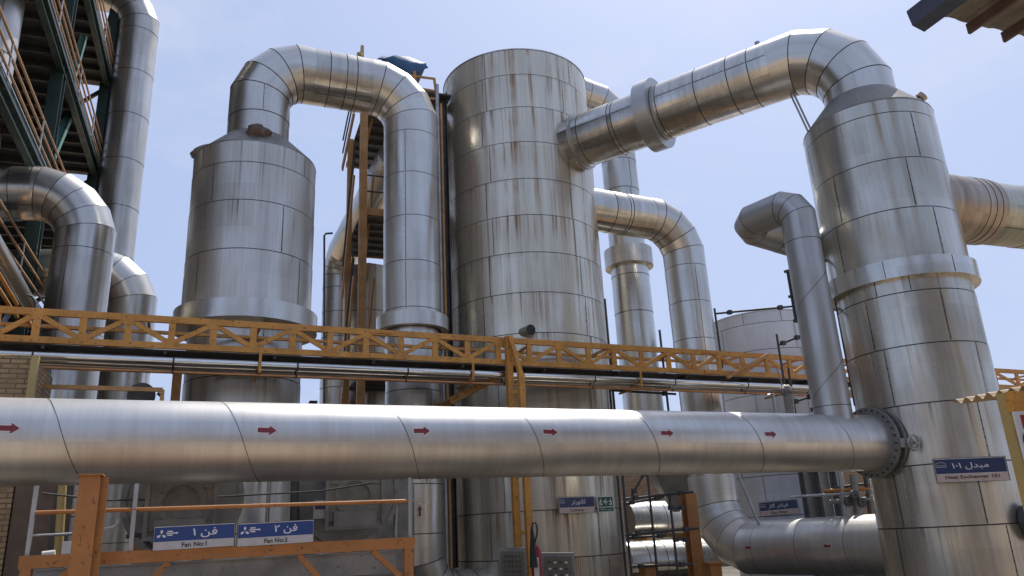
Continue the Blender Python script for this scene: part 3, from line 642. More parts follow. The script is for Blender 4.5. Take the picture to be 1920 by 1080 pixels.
P = lambda s, z, off: Q0+qd*s+qn*off+Z_*(z-TZt)
s = s_beg
while s < s_end:
    m_ = MB(); m_.bar(P(s, TZt-.03, .04), P(s, TZt-.03, TW-.04), .05, .05); s += 1.94; t.part('cross_member', m_, M_YEL)
m_ = MB(); m_.box(P((s_beg+s_end)/2, TZt-TH-.012, TW/2), s_end-s_beg, TW-.1, .02, (qd, qn, Z_)); 
s = s_beg+.4
while s < s_end: m_.bar(P(s, TZt-TH-.05, .05), P(s, TZt-TH-.05, TW-.05), .05, .06); s += 1.9
t.part('deck', m_, M_DARK)
for px in (490, 885, 1197, 1475):
    s = s_of(px); m_ = MB(); m_.bar(P(s, TZt-TH, -.03), P(s, TZt-TH-.36, -.03), .05, .02, qn); m_.bar(P(s, TZt-TH-.35, -.03), P(s, TZt-TH-.35, TW), .05, .04); t.part('hanger', m_, M_YEL)
m_ = MB(); sa = s_of(1355); sb = s_of(1440); m_.bar(P(sa, TZt-TH-.08, -.09), P(sb, TZt-.02, -.09), .07, .05, qn); t.part('loose_brace', m_, M_STRY)
for px in (712, 1330):
    s = s_of(px)
    for zz in (TZt-.045, TZt-TH+.045):
        m_ = MB(); m_.bar(P(s-.2, zz, -.045), P(s+.25, zz, -.045), .02, .07); t.part('splice_plate', m_, M_YEL)
# pipes slung below it: separate runs
for i, (off, dz, r, mt, lab) in enumerate(((.10,-.20,.085,M_CHROME,'polished pipe nearest the camera slung under the truss'),
        (.34,-.23,.075,M_CHROME,'second polished pipe slung under the truss, behind the nearest one'),
        (.66,-.14,.06,M_CHROME,'highest slim polished pipe tucked against the truss deck'),
        (.20,-.37,.035,M_COPR,'thin copper coloured line, lowest of the pipes under the truss'))):
    m_ = MB(); a, b = P(s_beg, TZt-TH+dz, off), P(s_end, TZt-TH+dz, off); L = (b-a).length
    m_.tube([a, b], r, 20)
    k = int(L/2.1)
    for j in range(1, k): c = a+(b-a)*(j/k); m_.tube([c-qd*.015, c+qd*.015], r+.004, 20, 1)
    single('slung_pipe', lab, 'pipe', m_, [mt, M_SEAM], 'pipes slung under the truss bridge')
# ---- ladder posts carrying the truss
t = Thing('truss_support', 'ochre ladder like support rising past the pipeline to the truss', 'support', V((*P(s_of(950), 0, -.2).xy, 0)))
la = P(s_of(949), TZt, -.12); dpt = math.hypot(la.x, la.y)
m_ = MB(); m_.bar(V((la.x,la.y,0)), la, .13, .12, qn); t.part('post', m_, M_YEL)
lb = at(979, 752, dpt-.1); m_ = MB(); m_.bar(V((lb.x,lb.y,0)), V((lb.x,lb.y,at(976,702,dpt).z)), .13, .12, qn); t.part('post', m_, M_YEL)
m_ = MB(); m_.bar(la-Z_*.02-qn*.1, V((lb.x,lb.y,at(976,702,dpt).z-.03)), .09, .10, qn); t.part('brace', m_, M_YEL)
for y in (736, 790, 845, 893, 1000, 1064):
    m_ = MB(); zq = at(965, y, dpt).z; m_.bar(V((la.x,la.y,zq)), V((lb.x,lb.y,zq)), .04, .07); t.part('rung', m_, M_YEL)
# stair under the truss at the tank
t0 = at(845, 752, dpt+.6); t1 = at(930, 708, dpt+.2)
m_ = MB()
for o in (0, .8):
    m_.bar(t0+qn*o, t1+qn*o, .05, .16)
for j in range(6): c = t0+(t1-t0)*((j+.5)/6); m_.box(c+qn*.4, .22, .78, .03, (qd, qn, Z_))
single('stair_flight', 'short brown stair slanting under the truss beside the central tank', 'stair', m_, [M_STRY])

# ---- foreground orange frame, posts, signs
t = Thing('pipe_support_post', 'heavy orange steel post standing under the pipeline at left', 'post', V((*at(150, 1000, 9.0).xy, 0)))
d_p = 9.15; pc_ = at(166, 940, d_p); pc_.z = 0
m_ = MB(); m_.chan(pc_, V((pc_.x,pc_.y,2.40)), .19, .17, .014, W_); 
m_.bar(pc_+U_*.088, V((pc_.x,pc_.y,2.39))+U_*.088, .012, .15, U_); t.part('column_section', m_, M_ORG)
m_ = MB(); m_.box(V((pc_.x,pc_.y,2.408)), .23, .23, .014); t.part('top_plate', m_, M_ORG)
m_ = MB(); m_.box(V((pc_.x,pc_.y,.01)), .45, .45, .02); t.part('base_plate', m_, M_ORG)
bA = atw(52, 1060, 0); 
a_f = pc_.dot(W_)+.30
fr0 = atw(52, 1052, a_f); fr1 = atw(765, 1020, a_f); fz = 1.6
print('frame', fr0, fr1)
fr0.z = fr1.z = (fr0.z+fr1.z)/2; ft = fr0.z+.0625
t = Thing('goalpost_frame', 'orange steel frame with corner braces holding the two fan signs', 'frame', V((fr0.x, fr0.y, 0)))
m_ = MB(); m_.bar(fr0-U_*.07, fr1+U_*.07, .10, .125); t.part('beam', m_, M_ORG)
for f, s_ in ((fr0, 1), (fr1, -1)):
    m_ = MB(); m_.bar(V((f.x,f.y,0)), V((f.x,f.y,f.z-.0625)), .11, .10, U_); t.part('leg', m_, M_ORG)
    m_ = MB(); m_.bar(V((f.x,f.y,f.z-.45)), V((f.x,f.y,f.z-.07))+U_*.42*s_, .06, .07, W_); t.part('knee_brace', m_, M_ORG)
for px, s_ in ((318,-1),(560,1)):
    c = fr0+U_*proj_line(fr0, U_, px); m_ = MB(); m_.bar(c-Z_*.07, c-Z_*.75+U_*.62*s_, .06, .07, W_); t.part('brace', m_, M_ORG)
rl0 = atw(66, 959, a_f+.05); rl1 = atw(768, 941, a_f+.05); rl0.z = rl1.z = (rl0.z+rl1.z)/2
t = Thing('guard_rail', 'thin orange rail on grey uprights above the orange frame', 'railing', V((rl0.x, rl0.y, ft)))
m_ = MB(); m_.tube([rl0, rl1], .022, 10); t.part('rail', m_, M_ORG)
for px in (62, 252, 768):
    c = rl0+U_*proj_line(rl0, U_, px); m_ = MB(); m_.bar(V((c.x,c.y,ft-.1)), V((c.x,c.y,rl0.z+.27)), .04, .04, U_); t.part('upright', m_, M_GALV)

# text -> mesh
def text_mesh(body, size, ax, ay, nrm, c, mb, mi, thick=0, width=None, bold=0.0, align='CENTER'):
    cu = bpy.data.curves.new('txt', 'FONT'); cu.body = body; cu.size = 1.0; cu.align_x = 'LEFT'; cu.resolution_u = 3; cu.offset = bold
    o = bpy.data.objects.new('txt', cu); COL.objects.link(o); dg = bpy.context.evaluated_depsgraph_get(); dg.update()
    me = bpy.data.meshes.new_from_object(o.evaluated_get(dg)); xs = [v_.co.x for v_ in me.vertices]; ys = [v_.co.y for v_ in me.vertices]
    x0, x1, y0, y1 = min(xs), max(xs), min(ys), max(ys)
    k = size/(y1-y0); kx = (width/(x1-x0)) if width else k
    for f in me.polygons:
        mb.face([V(c)+ax*((me.vertices[i].co.x-(x0+x1)/2)*kx)+ay*((me.vertices[i].co.y-(y0+y1)/2)*k)+nrm*.001 for i in f.vertices], mi)
    bpy.data.objects.remove(o); bpy.data.meshes.remove(me); bpy.data.curves.remove(cu)
def sign(name, label, c, W, H, nrm, tilt, blue, white, fa, en, fw, ew, icon=None, frame_m=None, fah=.27, enh=.17, fashift=0, enshift=0, split=.66, badge=False):
    nrm = nrm.normalized(); ax = Z_.cross(nrm).normalized(); ay = nrm.cross(ax)
    if tilt: rot = Matrix.Rotation(tilt, 3, nrm); ax = rot @ ax; ay = rot @ ay
    t = Thing(name, label, 'sign', c-ay*H/2)
    P = lambda x, y, z=0: V(c)+ax*(x*W/2)+ay*(y*H/2)+nrm*z
    def rect(m_, x0, y0, x1, y1, z, mi=0): m_.face([P(x0,y0,z), P(x1,y0,z), P(x1,y1,z), P(x0,y1,z)], mi)
    m_ = MB(); m_.box(P(0,0,-.008), W, .012, H, (ax, nrm, ay)); t.part('plate', m_, M_SIGNW)
    m_ = MB(); bx, by = 1-.05*H/W*2.0, .90
    ys = 1-2*split
    rect(m_, -bx, ys+.04, bx, by, .002, 0); rect(m_, -bx, -by, bx, ys-.02, .002, 1)
    t.part('panel', m_, [blue, white])
    for x in (-1, 1):
        pass
    m_ = MB(); o = .035*H/ W
    for (x0,y0,x1,y1) in ((-1,.965,1,1),(-1,-1,1,-.965),(-1,-1,-1+.02,1),(1-.02,-1,1,1)): rect(m_, x0,y0,x1,y1,.003,0)
    t.part('border', m_, M_BLACK)
    m_ = MB()
    text_mesh(fa, H*fah, ax, ay, nrm, P(fashift, (by+ys)/2+.01, .004), m_, 0, width=W*fw, bold=.012)
    text_mesh(en, H*enh, ax, ay, nrm, P(enshift, (ys-by)/2-.01, .004), m_, 1, width=W*ew, bold=.02)
    if icon == 'fan':
        ic = P(-.80, (by+ys)/2, .004)
        for q in (90, 210, 330):
            a = math.radians(q); d_ = ax*math.cos(a)+ay*math.sin(a); pd = -ax*math.sin(a)+ay*math.cos(a); r_ = H*.19
            m_.face([ic+d_*r_*.12+pd*0, ic+d_*r_*.55-pd*r_*.28, ic+d_*r_*.95-pd*r_*.22, ic+d_*r_*1.05+pd*r_*.05, ic+d_*r_*.8+pd*r_*.26, ic+d_*r_*.45+pd*r_*.2], 0)
        for y_, x0_, x1_ in ((.13,.02,.13),(.05,.0,.20),(-.03,.02,.13)):
            b_ = ic+ax*W*.055+ay*H*y_
            m_.face([b_+ax*W*x0_*.6-ay*.006, b_+ax*W*x1_*.6-ay*.006, b_+ax*W*x1_*.6+ay*.006, b_+ax*W*x0_*.6+ay*.006], 0)
        b_ = ic+ax*W*(.055+.12)+ay*H*.05; m_.face([b_-ay*H*.05, b_+ax*W*.03, b_+ay*H*.05], 0)
    if badge:
        bc = P(-.80, (by+ys)/2+.18, .004); hw_ = W*.075
        pts = [bc+ax*(hw_*math.cos(q))+ay*(H*.11*math.sin(q)) for q in [math.pi*k/12 for k in range(13)]]; pin_ = [bc+ax*(hw_*.86*math.cos(q))+ay*(H*.08*math.sin(q)) for q in [math.pi*k/12 for k in range(13)]]
        for k in range(12): m_.face([pts[k], pts[k+1], pin_[k+1], pin_[k]], 2)
        for y_ in (-.04, -.10): m_.face([bc-ax*hw_+ay*H*(y_-.015), bc+ax*hw_+ay*H*(y_-.015), bc+ax*hw_+ay*H*(y_+.015), bc-ax*hw_+ay*H*(y_+.015)], 2)
    t.part('lettering', m_, [M_SIGNW, M_BLACK, M_GALV])
    return t
FA = lambda *a: ''.join(chr(x) for x in a)
fan1 = chr(0x6F1)+' '+FA(0xFEE6, 0xFED3)              # ۱ فن  (visual order)
fan2 = chr(0x6F2)+' '+FA(0xFEE6, 0xFED3)
conv = FA(0xFEAE,0xFE97,0xFEAD,0xFEEE,0xFEE7,0xFE8E,0xFB8E)[::1]
conv = FA(0xFEAE,0xFE97,0xFEAD,0xFEEE,0xFEE7,0xFE8E,0xFEDB)
exch = chr(0x6F1)+chr(0x6F0)+chr(0x6F1)+' '+FA(0xFEDD,0xFEAA,0xFE92,0xFEE3)
gasf = FA(0xFEAF,0xFE8E,0xFB94)+' '+FA(0xFEAE,0xFE98,0xFEE0,0xFEF4,0xFED3)
a_s = a_f-.10
def quad_sign(x0, x1, y0, y1, a):            # centre, width, height of a sign parallel to the pipe run
    p, q = atw(x0, (y0+y1)/2, a), atw(x1, (y0+y1)/2, a); return (p+q)/2, (V((q.x,q.y,0))-V((p.x,p.y,0))).length
c_, w_ = quad_sign(287, 441, 979, 1030, a_s); hgt = abs(atw(364, 981, a_s).z-atw(364, 1026, a_s).z)
zt_ = ft+.02
for nm, x0, x1, fa, en, lab in (('fan_sign', 287, 441, fan1, 'Fan No:1', 'left one of the two orange beam signs, it reads Fan number one'), ('fan_sign', 444, 589, fan2, 'Fan No:2', 'right one of the two orange beam signs, it reads Fan number two')):
    c_, w_ = quad_sign(x0, x1, 1003, 1003, a_s); c_.z = zt_+hgt/2-.03
    o_t = sign(nm, lab, c_, w_, hgt, -W_, math.radians(.8), M_SIGNB, flat('sign_grey_white', (.50,.48,.48), .4), fa, en, .30, .30, icon='fan', fah=.40, enh=.19, fashift=.25, enshift=.0)
# ---- fans behind the frame
def fan(px, py, d, label):
    c = at(px, py, d); t = Thing('blower', label, 'fan', V((c.x, c.y, 0)), 'blowers behind the orange frame')
    R_ = .74; m_ = MB(); disc(m_, c, W_, 0, R_, .62, 64); t.part('volute', m_, M_MID)
    m_ = MB(); disc(m_, c-W_*.02, W_, R_-.03, R_+.045, .03, 64); disc(m_, c+W_*.6, W_, R_-.03, R_+.045, .03, 64)
    for k in range(20):
        q = 2*math.pi*k/20; vv = U_*math.cos(q)+Z_*math.sin(q); m_.tube([c+vv*(R_+.01)-W_*.04, c+vv*(R_+.01)], .016, 6)
    t.part('rim_flange', m_, M_MID)
    m_ = MB(); m_.box(c-W_*.30+Z_*.25, .80, .54, 1.35); t.part('inlet_box', m_, M_MID)
    m_ = MB()
    for s_ in (-1, 1): m_.bar(c-W_*.585+U_*.41*s_-Z_*.5, c-W_*.585+U_*.41*s_+Z_*.95, .06, .05, U_)
    m_.bar(c-W_*.585-U_*.44-Z_*.52, c-W_*.585+U_*.44-Z_*.52, .05, .05); m_.bar(c-W_*.575-U_*.38+Z_*.12, c-W_*.575+U_*.38+Z_*.12, .02, .03)
    t.part('box_frame', m_, M_MID)
    m_ = MB(); disc(m_, c-W_*.60-Z_*.08, W_, .22, .30, .03, 40)
    for k in range(9):
        q = math.pi+math.pi*k/8; vv = U_*math.cos(q)+Z_*math.sin(q); m_.tube([c-W_*.62-Z_*.08+vv*.26, c-W_*.59-Z_*.08+vv*.26], .018, 6)
    m_.box(c-W_*.60-Z_*.40, .62, .04, .22); t.part('access_cover', m_, M_MID)
    m_ = MB(); m_.box(V((c.x,c.y,.25))-W_*.0, 1.5, 1.2, .5); t.part('plinth', m_, M_MID)
    return t
fan(655, 925, 12.6, 'dark grey blower casing right of the Fan No:2 sign'); fan(345, 935, 11.8, 'dark grey blower casing directly behind the Fan No:1 sign')
# duct pieces around the fans
t = Thing('inlet_hood', 'grey box duct between the right blower and the looped duct', 'duct', V((*at(720, 960, 13.6).xy, 0)))
m_ = MB(); c = at(722, 940, 13.6); m_.box(V((c.x,c.y,1.75)), .75, .8, 1.9); t.part('box_casing', m_, M_MID)
for z in (.95, 1.6, 2.25, 2.68): m_ = MB(); m_.box(V((c.x,c.y,z)), .82, .87, .04); t.part('stiffener', m_, M_GALV)
# grey girder below the beam, stub pieces
m_ = MB(); gA, gB = atw(60, 1088, a_f+.9), atw(738, 1058, a_f+.9); gB.z = gA.z = (gA.z+gB.z)/2-.0
m_.box((gA+gB)/2, (gB-gA).length, .34, .26, ((gB-gA).normalized(), W_, Z_)); m_.box((gA+gB)/2+Z_*.135, (gB-gA).length+.05, .38, .012, ((gB-gA).normalized(), W_, Z_))
single('grey_girder', 'long dark grey box girder just under the orange beam', 'girder', m_, [M_MID])
for px in (480, 632, 690):
    m_ = MB(); c = at(px, 1070, 14.5); m_.bar(V((c.x,c.y,0)), V((c.x,c.y,1.5)), .16, .16, W_)
    single('stub_column', {480:'left short brown column seen below the grey girder',632:'middle short brown column seen below the grey girder',690:'right short brown column seen below the grey girder, nearest the looped duct'}[px], 'column', m_, [M_STRY], 'short columns below the grey girder')
# ---- small service lines round the blowers
for nm, lab, pts, d, r, mt in (
    ('service_line', 'pale vertical service line at the far left behind the orange frame', [(118,895),(108,1060)], 12.2, .055, M_CREAM),
    ('service_line', 'short horizontal grey line left of the orange post, behind the frame', [(60,1005),(135,1001)], 12.0, .02, M_GALV),
    ('service_line', 'pale curved line just right of the orange post', [(196,992),(214,988),(222,981),(221,974)], 11.6, .022, M_WHITE),
    ('service_line', 'thin vertical grey line between the two blowers', [(505,895),(500,990)], 12.6, .03, M_GALV),
    ('service_line', 'dark vertical pipe left of the right blower', [(554,895),(552,985)], 12.2, .07, M_DARK),
    ('service_line', 'grey line dropping beside the grey box duct', [(744,892),(741,1008)], 12.8, .03, M_GALV),
    ('service_line', 'black line dipping under the left blower behind the fan signs', [(236,1006),(262,1003),(280,1022),(300,1036)], 11.4, .03, M_DARK),
    ('service_line', 'thin black cable sagging above the orange rail', [(80,925),(200,938),(330,936),(470,928),(600,921),(700,905)], 11.5, .012, M_DARK)):
    m_ = MB(); m_.tube([at(x, y, d) for x, y in pts], r, 10); single(nm, lab, 'pipe' if 'cable' not in lab else 'cable', m_, [mt])
for px, py, lab in ((165, 1035, 'x'),):
    pass
m_ = MB(); c = at(602, 955, 12.0); m_.box(c, .22, .05, .26); m_.box(c-W_*.03+Z_*.05, .18, .01, .1, None, 1); single('equipment_plate', 'small blue and grey plate left of the right blower above the Fan No:2 sign', 'plate', m_, [M_GALV, M_SIGNN])
m_ = MB(); c = at(126, 1028, 10.9); m_.box(c, .10, .10, .16); m_.tube([c-U_*.25-Z_*.06, c-U_*.12-Z_*.05], .04, 10); single('white_fitting', 'small white electrical fitting on the orange beam left of the orange post', 'fitting', m_, [M_WHITE])
# ---- things at the tank foot
def panel_box(name, label, x0, x1, y0, d, h, rows_, cols_, lit):
    p, q = at(x0, y0, d), at(x1, y0, d); w_ = (q-p).length; ax = (q-p).normalized(); nrm = Z_.cross(ax)*-1
    if nrm.dot(CAM-p) < 0: nrm = -nrm
    nrm.z = 0; nrm.normalize(); top = p.z; c = V(((p.x+q.x)/2, (p.y+q.y)/2, top-h/2))
    t = Thing(name, label, 'cabinet', V((c.x, c.y, 0))); m_ = MB(); m_.box(c-nrm*.12, w_, .24, h, (ax, nrm, Z_)); t.part('casing', m_, M_MID)
    m_ = MB(); m_.box(c+nrm*.008-Z_*.02, w_*.84, .012, h*.86, (ax, nrm, Z_)); t.part('door', m_, paint('cabinet_olive', (.16,.15,.11), .5))
    m_ = MB()
    for i in range(rows_):
        for j in range(cols_):
            m_.box(c+nrm*.02+ax*(w_*.66*((j+.5)/cols_-.5))+Z_*(h*.66*(.5-(i+.5)/rows_)), w_*.66/cols_*.5, .02, min(.03, h*.66/rows_*.45), (ax, nrm, Z_), (i+j) % 2 if lit else 0)
    t.part('buttons', m_, [M_DARK, M_WHITE])
    m_ = MB(); m_.bar(V((c.x,c.y,0))-nrm*.12, c-nrm*.12-Z_*h/2, .1, .1, nrm); t.part('stand', m_, M_MID)
panel_box('control_cabinet', 'narrow grey cabinet with rows of small buttons behind the ochre support', 934, 986, 1028, 14.2, .62, 5, 5, False)
panel_box('control_cabinet', 'grey cabinet with pale buttons right of the fire extinguisher', 1014, 1076, 1038, 14.0, .62, 4, 4, True)
ec = at(1007, 1080, 13.2)
t = Thing('fire_extinguisher', 'red fire extinguisher with black hose and horn beside the ochre support', 'fire extinguisher', V((ec.x, ec.y, 0)))
ez = at(1004, 1022, 13.2).z; m_ = MB(); m_.tube([V((ec.x,ec.y,z)) for z in (0, .05, ez-.12, ez-.05, ez)], [.06,.09,.09,.07,.03], 24); t.part('cylinder', m_, M_RED)
m_ = MB(); hx0 = at(1001, 1064, 13.1); hx1 = at(997, 988, 13.1); m_.tube([hx0, hx0+(hx1-hx0)*.3, hx1], [.065,.055,.02], 16); t.part('horn', m_, M_BLACK)
m_ = MB(); pts = [at(x, y, 13.1) for x, y in ((998,990),(999,981),(1004,980),(1007,988),(1007,1000),(1004,1012),(1002,1022))]; m_.tube(pts, .014, 10); t.part('hose', m_, M_BLACK)
m_ = MB(); lb_ = at(1014, 1060, 13.1); m_.box(V((ec.x,ec.y,ez-.34))+(CAM-ec).normalized()*.092, .08, .006, .3, (RT, W_, Z_)); t.part('tag', m_, M_WHITE)

def on_shell(px, py, cax, R, d):
    """point of a vertical shell under a pixel, with its outward normal"""
    r = ray(px, py); a = r.x**2+r.y**2; b = -2*(r.x*cax.x+r.y*cax.y); c = cax.x**2+cax.y**2-R*R
    tt = (-b-math.sqrt(max(0, b*b-4*a*c)))/(2*a); P = CAM+r*tt; n_ = V((P.x-cax.x, P.y-cax.y, 0)).normalized(); return P, n_
def shell_sign(name, lab, px, py, cax, R, w_, h_, tilt, *a, **k):
    P, n_ = on_shell(px, py, cax, R, 0); return sign(name, lab, P+n_*.10, w_, h_, n_, tilt, *a, **k)
shell_sign('tank_sign', 'blue sign reading Converter on the central tank', 1078, 947, tx, RT_, .90, .36, 0, M_SIGNN, M_SIGNP, conv, 'Converter', .40, .40, badge=True, fah=.36, enh=.17, fashift=.1)
shell_sign('column_sign', 'blue sign reading Heat Exchenger 101 on the right column', 1816, 881, cx, RL, 1.16, .40, math.radians(-1), M_SIGNN, M_SIGNP, exch, 'Heat Exchenger 101', .50, .74, badge=True, fah=.30, enh=.19)
P0_, n0_ = on_shell(1460, 952, V((fx.x,fx.y,0)), FR, 0)
shell_sign('filter_sign', 'small blue sign reading Gas Filter on the distant pale tank', 1461, 952, V((fx.x,fx.y,0)), FR, 1.05, .38, math.radians(2), M_SIGNN, M_SIGNP, gasf, 'Gas Filter', .5, .42, badge=True, fah=.36, enh=.18)
# emergency route sign beside the converter sign
P_, n_ = on_shell(1129, 946, tx, RT_, 0); n_ = on_shell(1078, 947, tx, RT_, 0)[1]; ax = Z_.cross(n_).normalized(); c = P_+n_*.17
t = Thing('exit_route_sign', 'small green emergency route sign with white arrow beside the Converter sign', 'sign', c-Z_*.18)
m_ = MB(); m_.box(c, .42, .012, .36, (ax, n_, Z_)); t.part('plate', m_, M_SIGNW)
m_ = MB(); R4 = lambda x0, y0, x1, y1, z, mi: m_.face([c+n_*z+ax*x0+Z_*y0, c+n_*z+ax*x1+Z_*y0, c+n_*z+ax*x1+Z_*y1, c+n_*z+ax*x0+Z_*y1], mi)
R4(-.19,-.055,.19,.16,.009,0); R4(-.19,-.16,.19,-.075,.009,0); t.part('panel', m_, M_SIGNG)
m_ = MB(); R4(-.02,.04,.07,.065,.012,0)
m_.face([c+n_*.012+ax*-.06+Z_*.052, c+n_*.012+ax*.0+Z_*-.01, c+n_*.012+ax*.03+Z_*-.01, c+n_*.012+ax*-.025+Z_*.052], 0); m_.face([c+n_*.012+ax*-.06+Z_*.052, c+n_*.012+ax*-.025+Z_*.052, c+n_*.012+ax*.03+Z_*.115, c+n_*.012+ax*.0+Z_*.115], 0)
for sx_, mir in ((.13, 1), (-.13, -1)):          # running figure and the small corner arrows
    for (x0,y0,x1,y1) in ((-.012,.10,.012,.125),(-.015,.03,.012,.09),(-.045,.06,-.012,.075),(.01,.05,.045,.065),(-.04,-.03,-.012,.02),(.0,-.02,.035,.03)): R4(sx_+x0*mir if mir>0 else sx_-x1, y0, sx_+x1*mir if mir>0 else sx_-x0, y1, .012, 0)
text_mesh('\uFEFD\uFE8E\uFED3 \uFEAF \uFEED\uFEAE\uFEA7', .05, ax, Z_, n_, c+n_*.012-Z_*.117, m_, 0, width=.30, bold=.01); t.part('lettering', m_, M_SIGNW)
# ================================================================ PART 4: towers, scaffolds, walls, canopies
# ---- green steel tower at upper left
GB0, GB1, GA0, GA1 = -5.0, -12.5, 12.0, 29.4
t = Thing('steel_tower', 'huge dark green open steel tower with yellow railings filling the upper left', 'tower', uw((GA0+GA1)/2, (GB0+GB1)/2))
floors = [7.95, 11.35, 15.1, 18.9, 22.8]
for fi, z in enumerate(floors):
    m_ = MB(); m_.box(uw((GA0+GA1)/2, (GB0+GB1)/2, z+.03), GB0-GB1, GA1-GA0, .06)
    a = GA0+.3
    while a < GA1: m_.bar(uw(a, GB1+.1, z-.10), uw(a, GB0-.1, z-.10), .09, .16); a += .75
    for b in (-7.4, -10.0): m_.bar(uw(GA0, b, z-.14), uw(GA1, b, z-.14), .14, .26)
    t.part('floor', m_, M_DARK)
    m_ = MB(); m_.chan(uw(GA0, GB0, z-.10), uw(GA1, GB0, z-.10), .18, .34, .02); m_.bar(uw(GA0, GB0+.12, z+.07), uw(GA1, GB0+.12, z+.07), .02, .14); t.part('edge_beam', m_, M_GREEN)
    m_ = MB(); m_.bar(uw(GA0, GB0+.15, z+.16), uw(GA1, GB0+.15, z+.16), .03, .03); t.part('toe_strip', m_, M_GALV)
    for h in (.45, .80, 1.15):
        m_ = MB(); m_.tube([uw(GA0, GB0+.1, z+h), uw(GA1, GB0+.1, z+h)], .032, 8); t.part('handrail', m_, M_RAIL)
    m_ = MB(); m_.tube([uw(GA1-.05, GB1, z+1.15), uw(GA1-.05, GB0, z+1.15)], .03, 8)
    m_.tube([uw(GA1-.05, GB1, z+.6), uw(GA1-.05, GB0, z+.6)], .03, 8); 
    for k in range(8): m_.tube([uw(GA1-.05, GB0-k, z), uw(GA1-.05, GB0-k, z+1.15)], .03, 8)
    t.part('end_rail', m_, M_DARK)
    for a in (14.0, 17.2, 20.6, 24.0, 26.8):
        m_ = MB(); m_.tube([uw(a, GB0+.1, z), uw(a, GB0+.1, z+1.15)], .025, 8); t.part('baluster', m_, M_GALV)
for a in (14.7, 22.2, 29.2):
    for b in (GB0-.1, -8.7, GB1):
        m_ = MB(); m_.chan(uw(a, b, 0), uw(a, b, 26), .34, .36, .03, W_); t.part('column', m_, M_GREEN)
for p, q in (((97,295),(135,205)), ((128,172),(157,68)), ((240,-60),(200,60))):
    m_ = MB(); m_.chan(atu(*p, -5.25), atu(*q, -5.25), .16, .2, .02, U_); t.part('diagonal_brace', m_, M_GREENL)
for a, b, z0, z1 in ((29.2,-8.7,7.9,11.3),(29.2,-8.7,11.4,15.0),(29.2,-8.7,15.1,18.8)):
    m_ = MB(); m_.bar(uw(a, b, z0), uw(a, GB0, z1), .12, .12); t.part('diagonal_brace', m_, M_GREEN)
m_ = MB()
k = 0
y = GA0
cor = []
while y < GA1: cor.append((y, .04 if k % 2 else 0)); y += .18; k += 1
m_.grid([[uw(a, GB1-.3+o, 5.0) for a, o in cor], [uw(a, GB1-.3+o, 26.0) for a, o in cor]], 0, False); t.part('rear_cladding', m_, M_DARK)
for (a0, z0, a1, z1, b) in ((16.5, 11.4, 21.0, 15.0, -5.9), (22.5, 15.2, 27.0, 18.8, -5.9), (17.5, 4.2, 21.8, 7.8, -5.2)):
    m_ = MB()
    for o in (0, -.9): m_.bar(uw(a0, b+o, z0), uw(a1, b+o, z1), .05, .24)
    for j in range(14): f = (j+.5)/14; m_.box(uw(a0+(a1-a0)*f, b-.45, z0+(z1-z0)*f), .86, .24, .03)
    t.part('stair_flight', m_, M_GREEN)
for (a, b, r, z0, z1) in ((18.5,-9.2,.9,8.1,14.6),(25.5,-8.0,.7,11.6,18.2),(21.0,-10.8,.8,4.5,10.9)):
    m_ = MB(); lathe(m_, uw(a, b), [(z0,r),(z1,r)], seams=[z0+1.4, z0+2.8, z0+4.2], n=40); t.part('inner_vessel', m_, [M_MID, M_SEAM])
m_ = MB(); p, q = atu(-40, 400, -4.2), atu(56, 573, -4.2); m_.tube([p, q], .14, 16); single('edge_pipe', 'dull silver pipe slanting along the lowest tower floor at the left edge', 'pipe', m_, [M_ALU])
for (y0, y1, lab) in ((515, 568, 'upper thin yellow line below the slanting silver pipe at left edge'), (548, 592, 'lower thin yellow line below the slanting silver pipe at left edge')):
    m_ = MB(); p, q = atu(-30, y0-50, -4.1), atu(32, y1+3, -4.1); m_.tube([p, q], .035, 8); single('yellow_line', lab, 'pipe', m_, [M_YEL], 'yellow lines at the left edge')
# thin hook rail near it
m_ = MB(); m_.tube([at(x, y, 17.5) for x, y in ((66,590),(66,566),(60,556),(50,553))], .025, 8); single('bent_rail', 'small bent black rail just above the truss at far left', 'rail', m_, [M_DARK])

# ---- ochre stair tower behind the looped duct
PT = at(679, 500, 20.0); PT.z = 0; 
t = Thing('stair_tower', 'brown steel stair tower with dark decks between left vessel and looped duct', 'tower', PT)
zf = [at(700, 207, 20.0).z, at(700, 392, 20.0).z, at(700, 700, 20.0).z]; top_z = at(679, 214, 20).z
QL = at(653, 500, 22.0); QL.z = 0
for nm, P_, w_ in (('near', PT, .20), ('left', QL, .16), ('right', PT+U_*2.2, .16), ('far', QL+U_*2.3+W_*1.6, .16)):
    m_ = MB(); m_.bar(P_, V((P_.x, P_.y, zf[0]+.1 if nm != 'right' else zf[0])), w_, w_, U_); t.part('post', m_, M_STRY)
for i, z in enumerate(zf):
    dz = .2
    m_ = MB(); m_.box(PT+U_*1.15+W_*1.75+Z_*z, 2.3, 3.4, .04)
    for k in range(7): m_.bar(PT+W_*(.2+k*.53)+Z_*(z-.07), PT+W_*(.2+k*.53)+U_*2.25+Z_*(z-.07), .05, .09)
    t.part('deck', m_, M_DECK)
    m_ = MB(); m_.bar(PT+Z_*(z-.06), PT+U_*2.3+Z_*(z-.06), .06, .20); t.part('deck_channel', m_, M_STRY)
    m_ = MB(); m_.bar(PT+W_*3.45+Z_*(z-.06), PT+W_*3.45+U_*2.3+Z_*(z-.06), .06, .16); t.part('deck_channel', m_, M_STRY)
    if i: 
        for h in (.55, 1.05): m_ = MB(); m_.tube([PT+Z_*(z+h), PT+U_*2.2+Z_*(z+h)], .025, 8); t.part('handrail', m_, M_DARK)
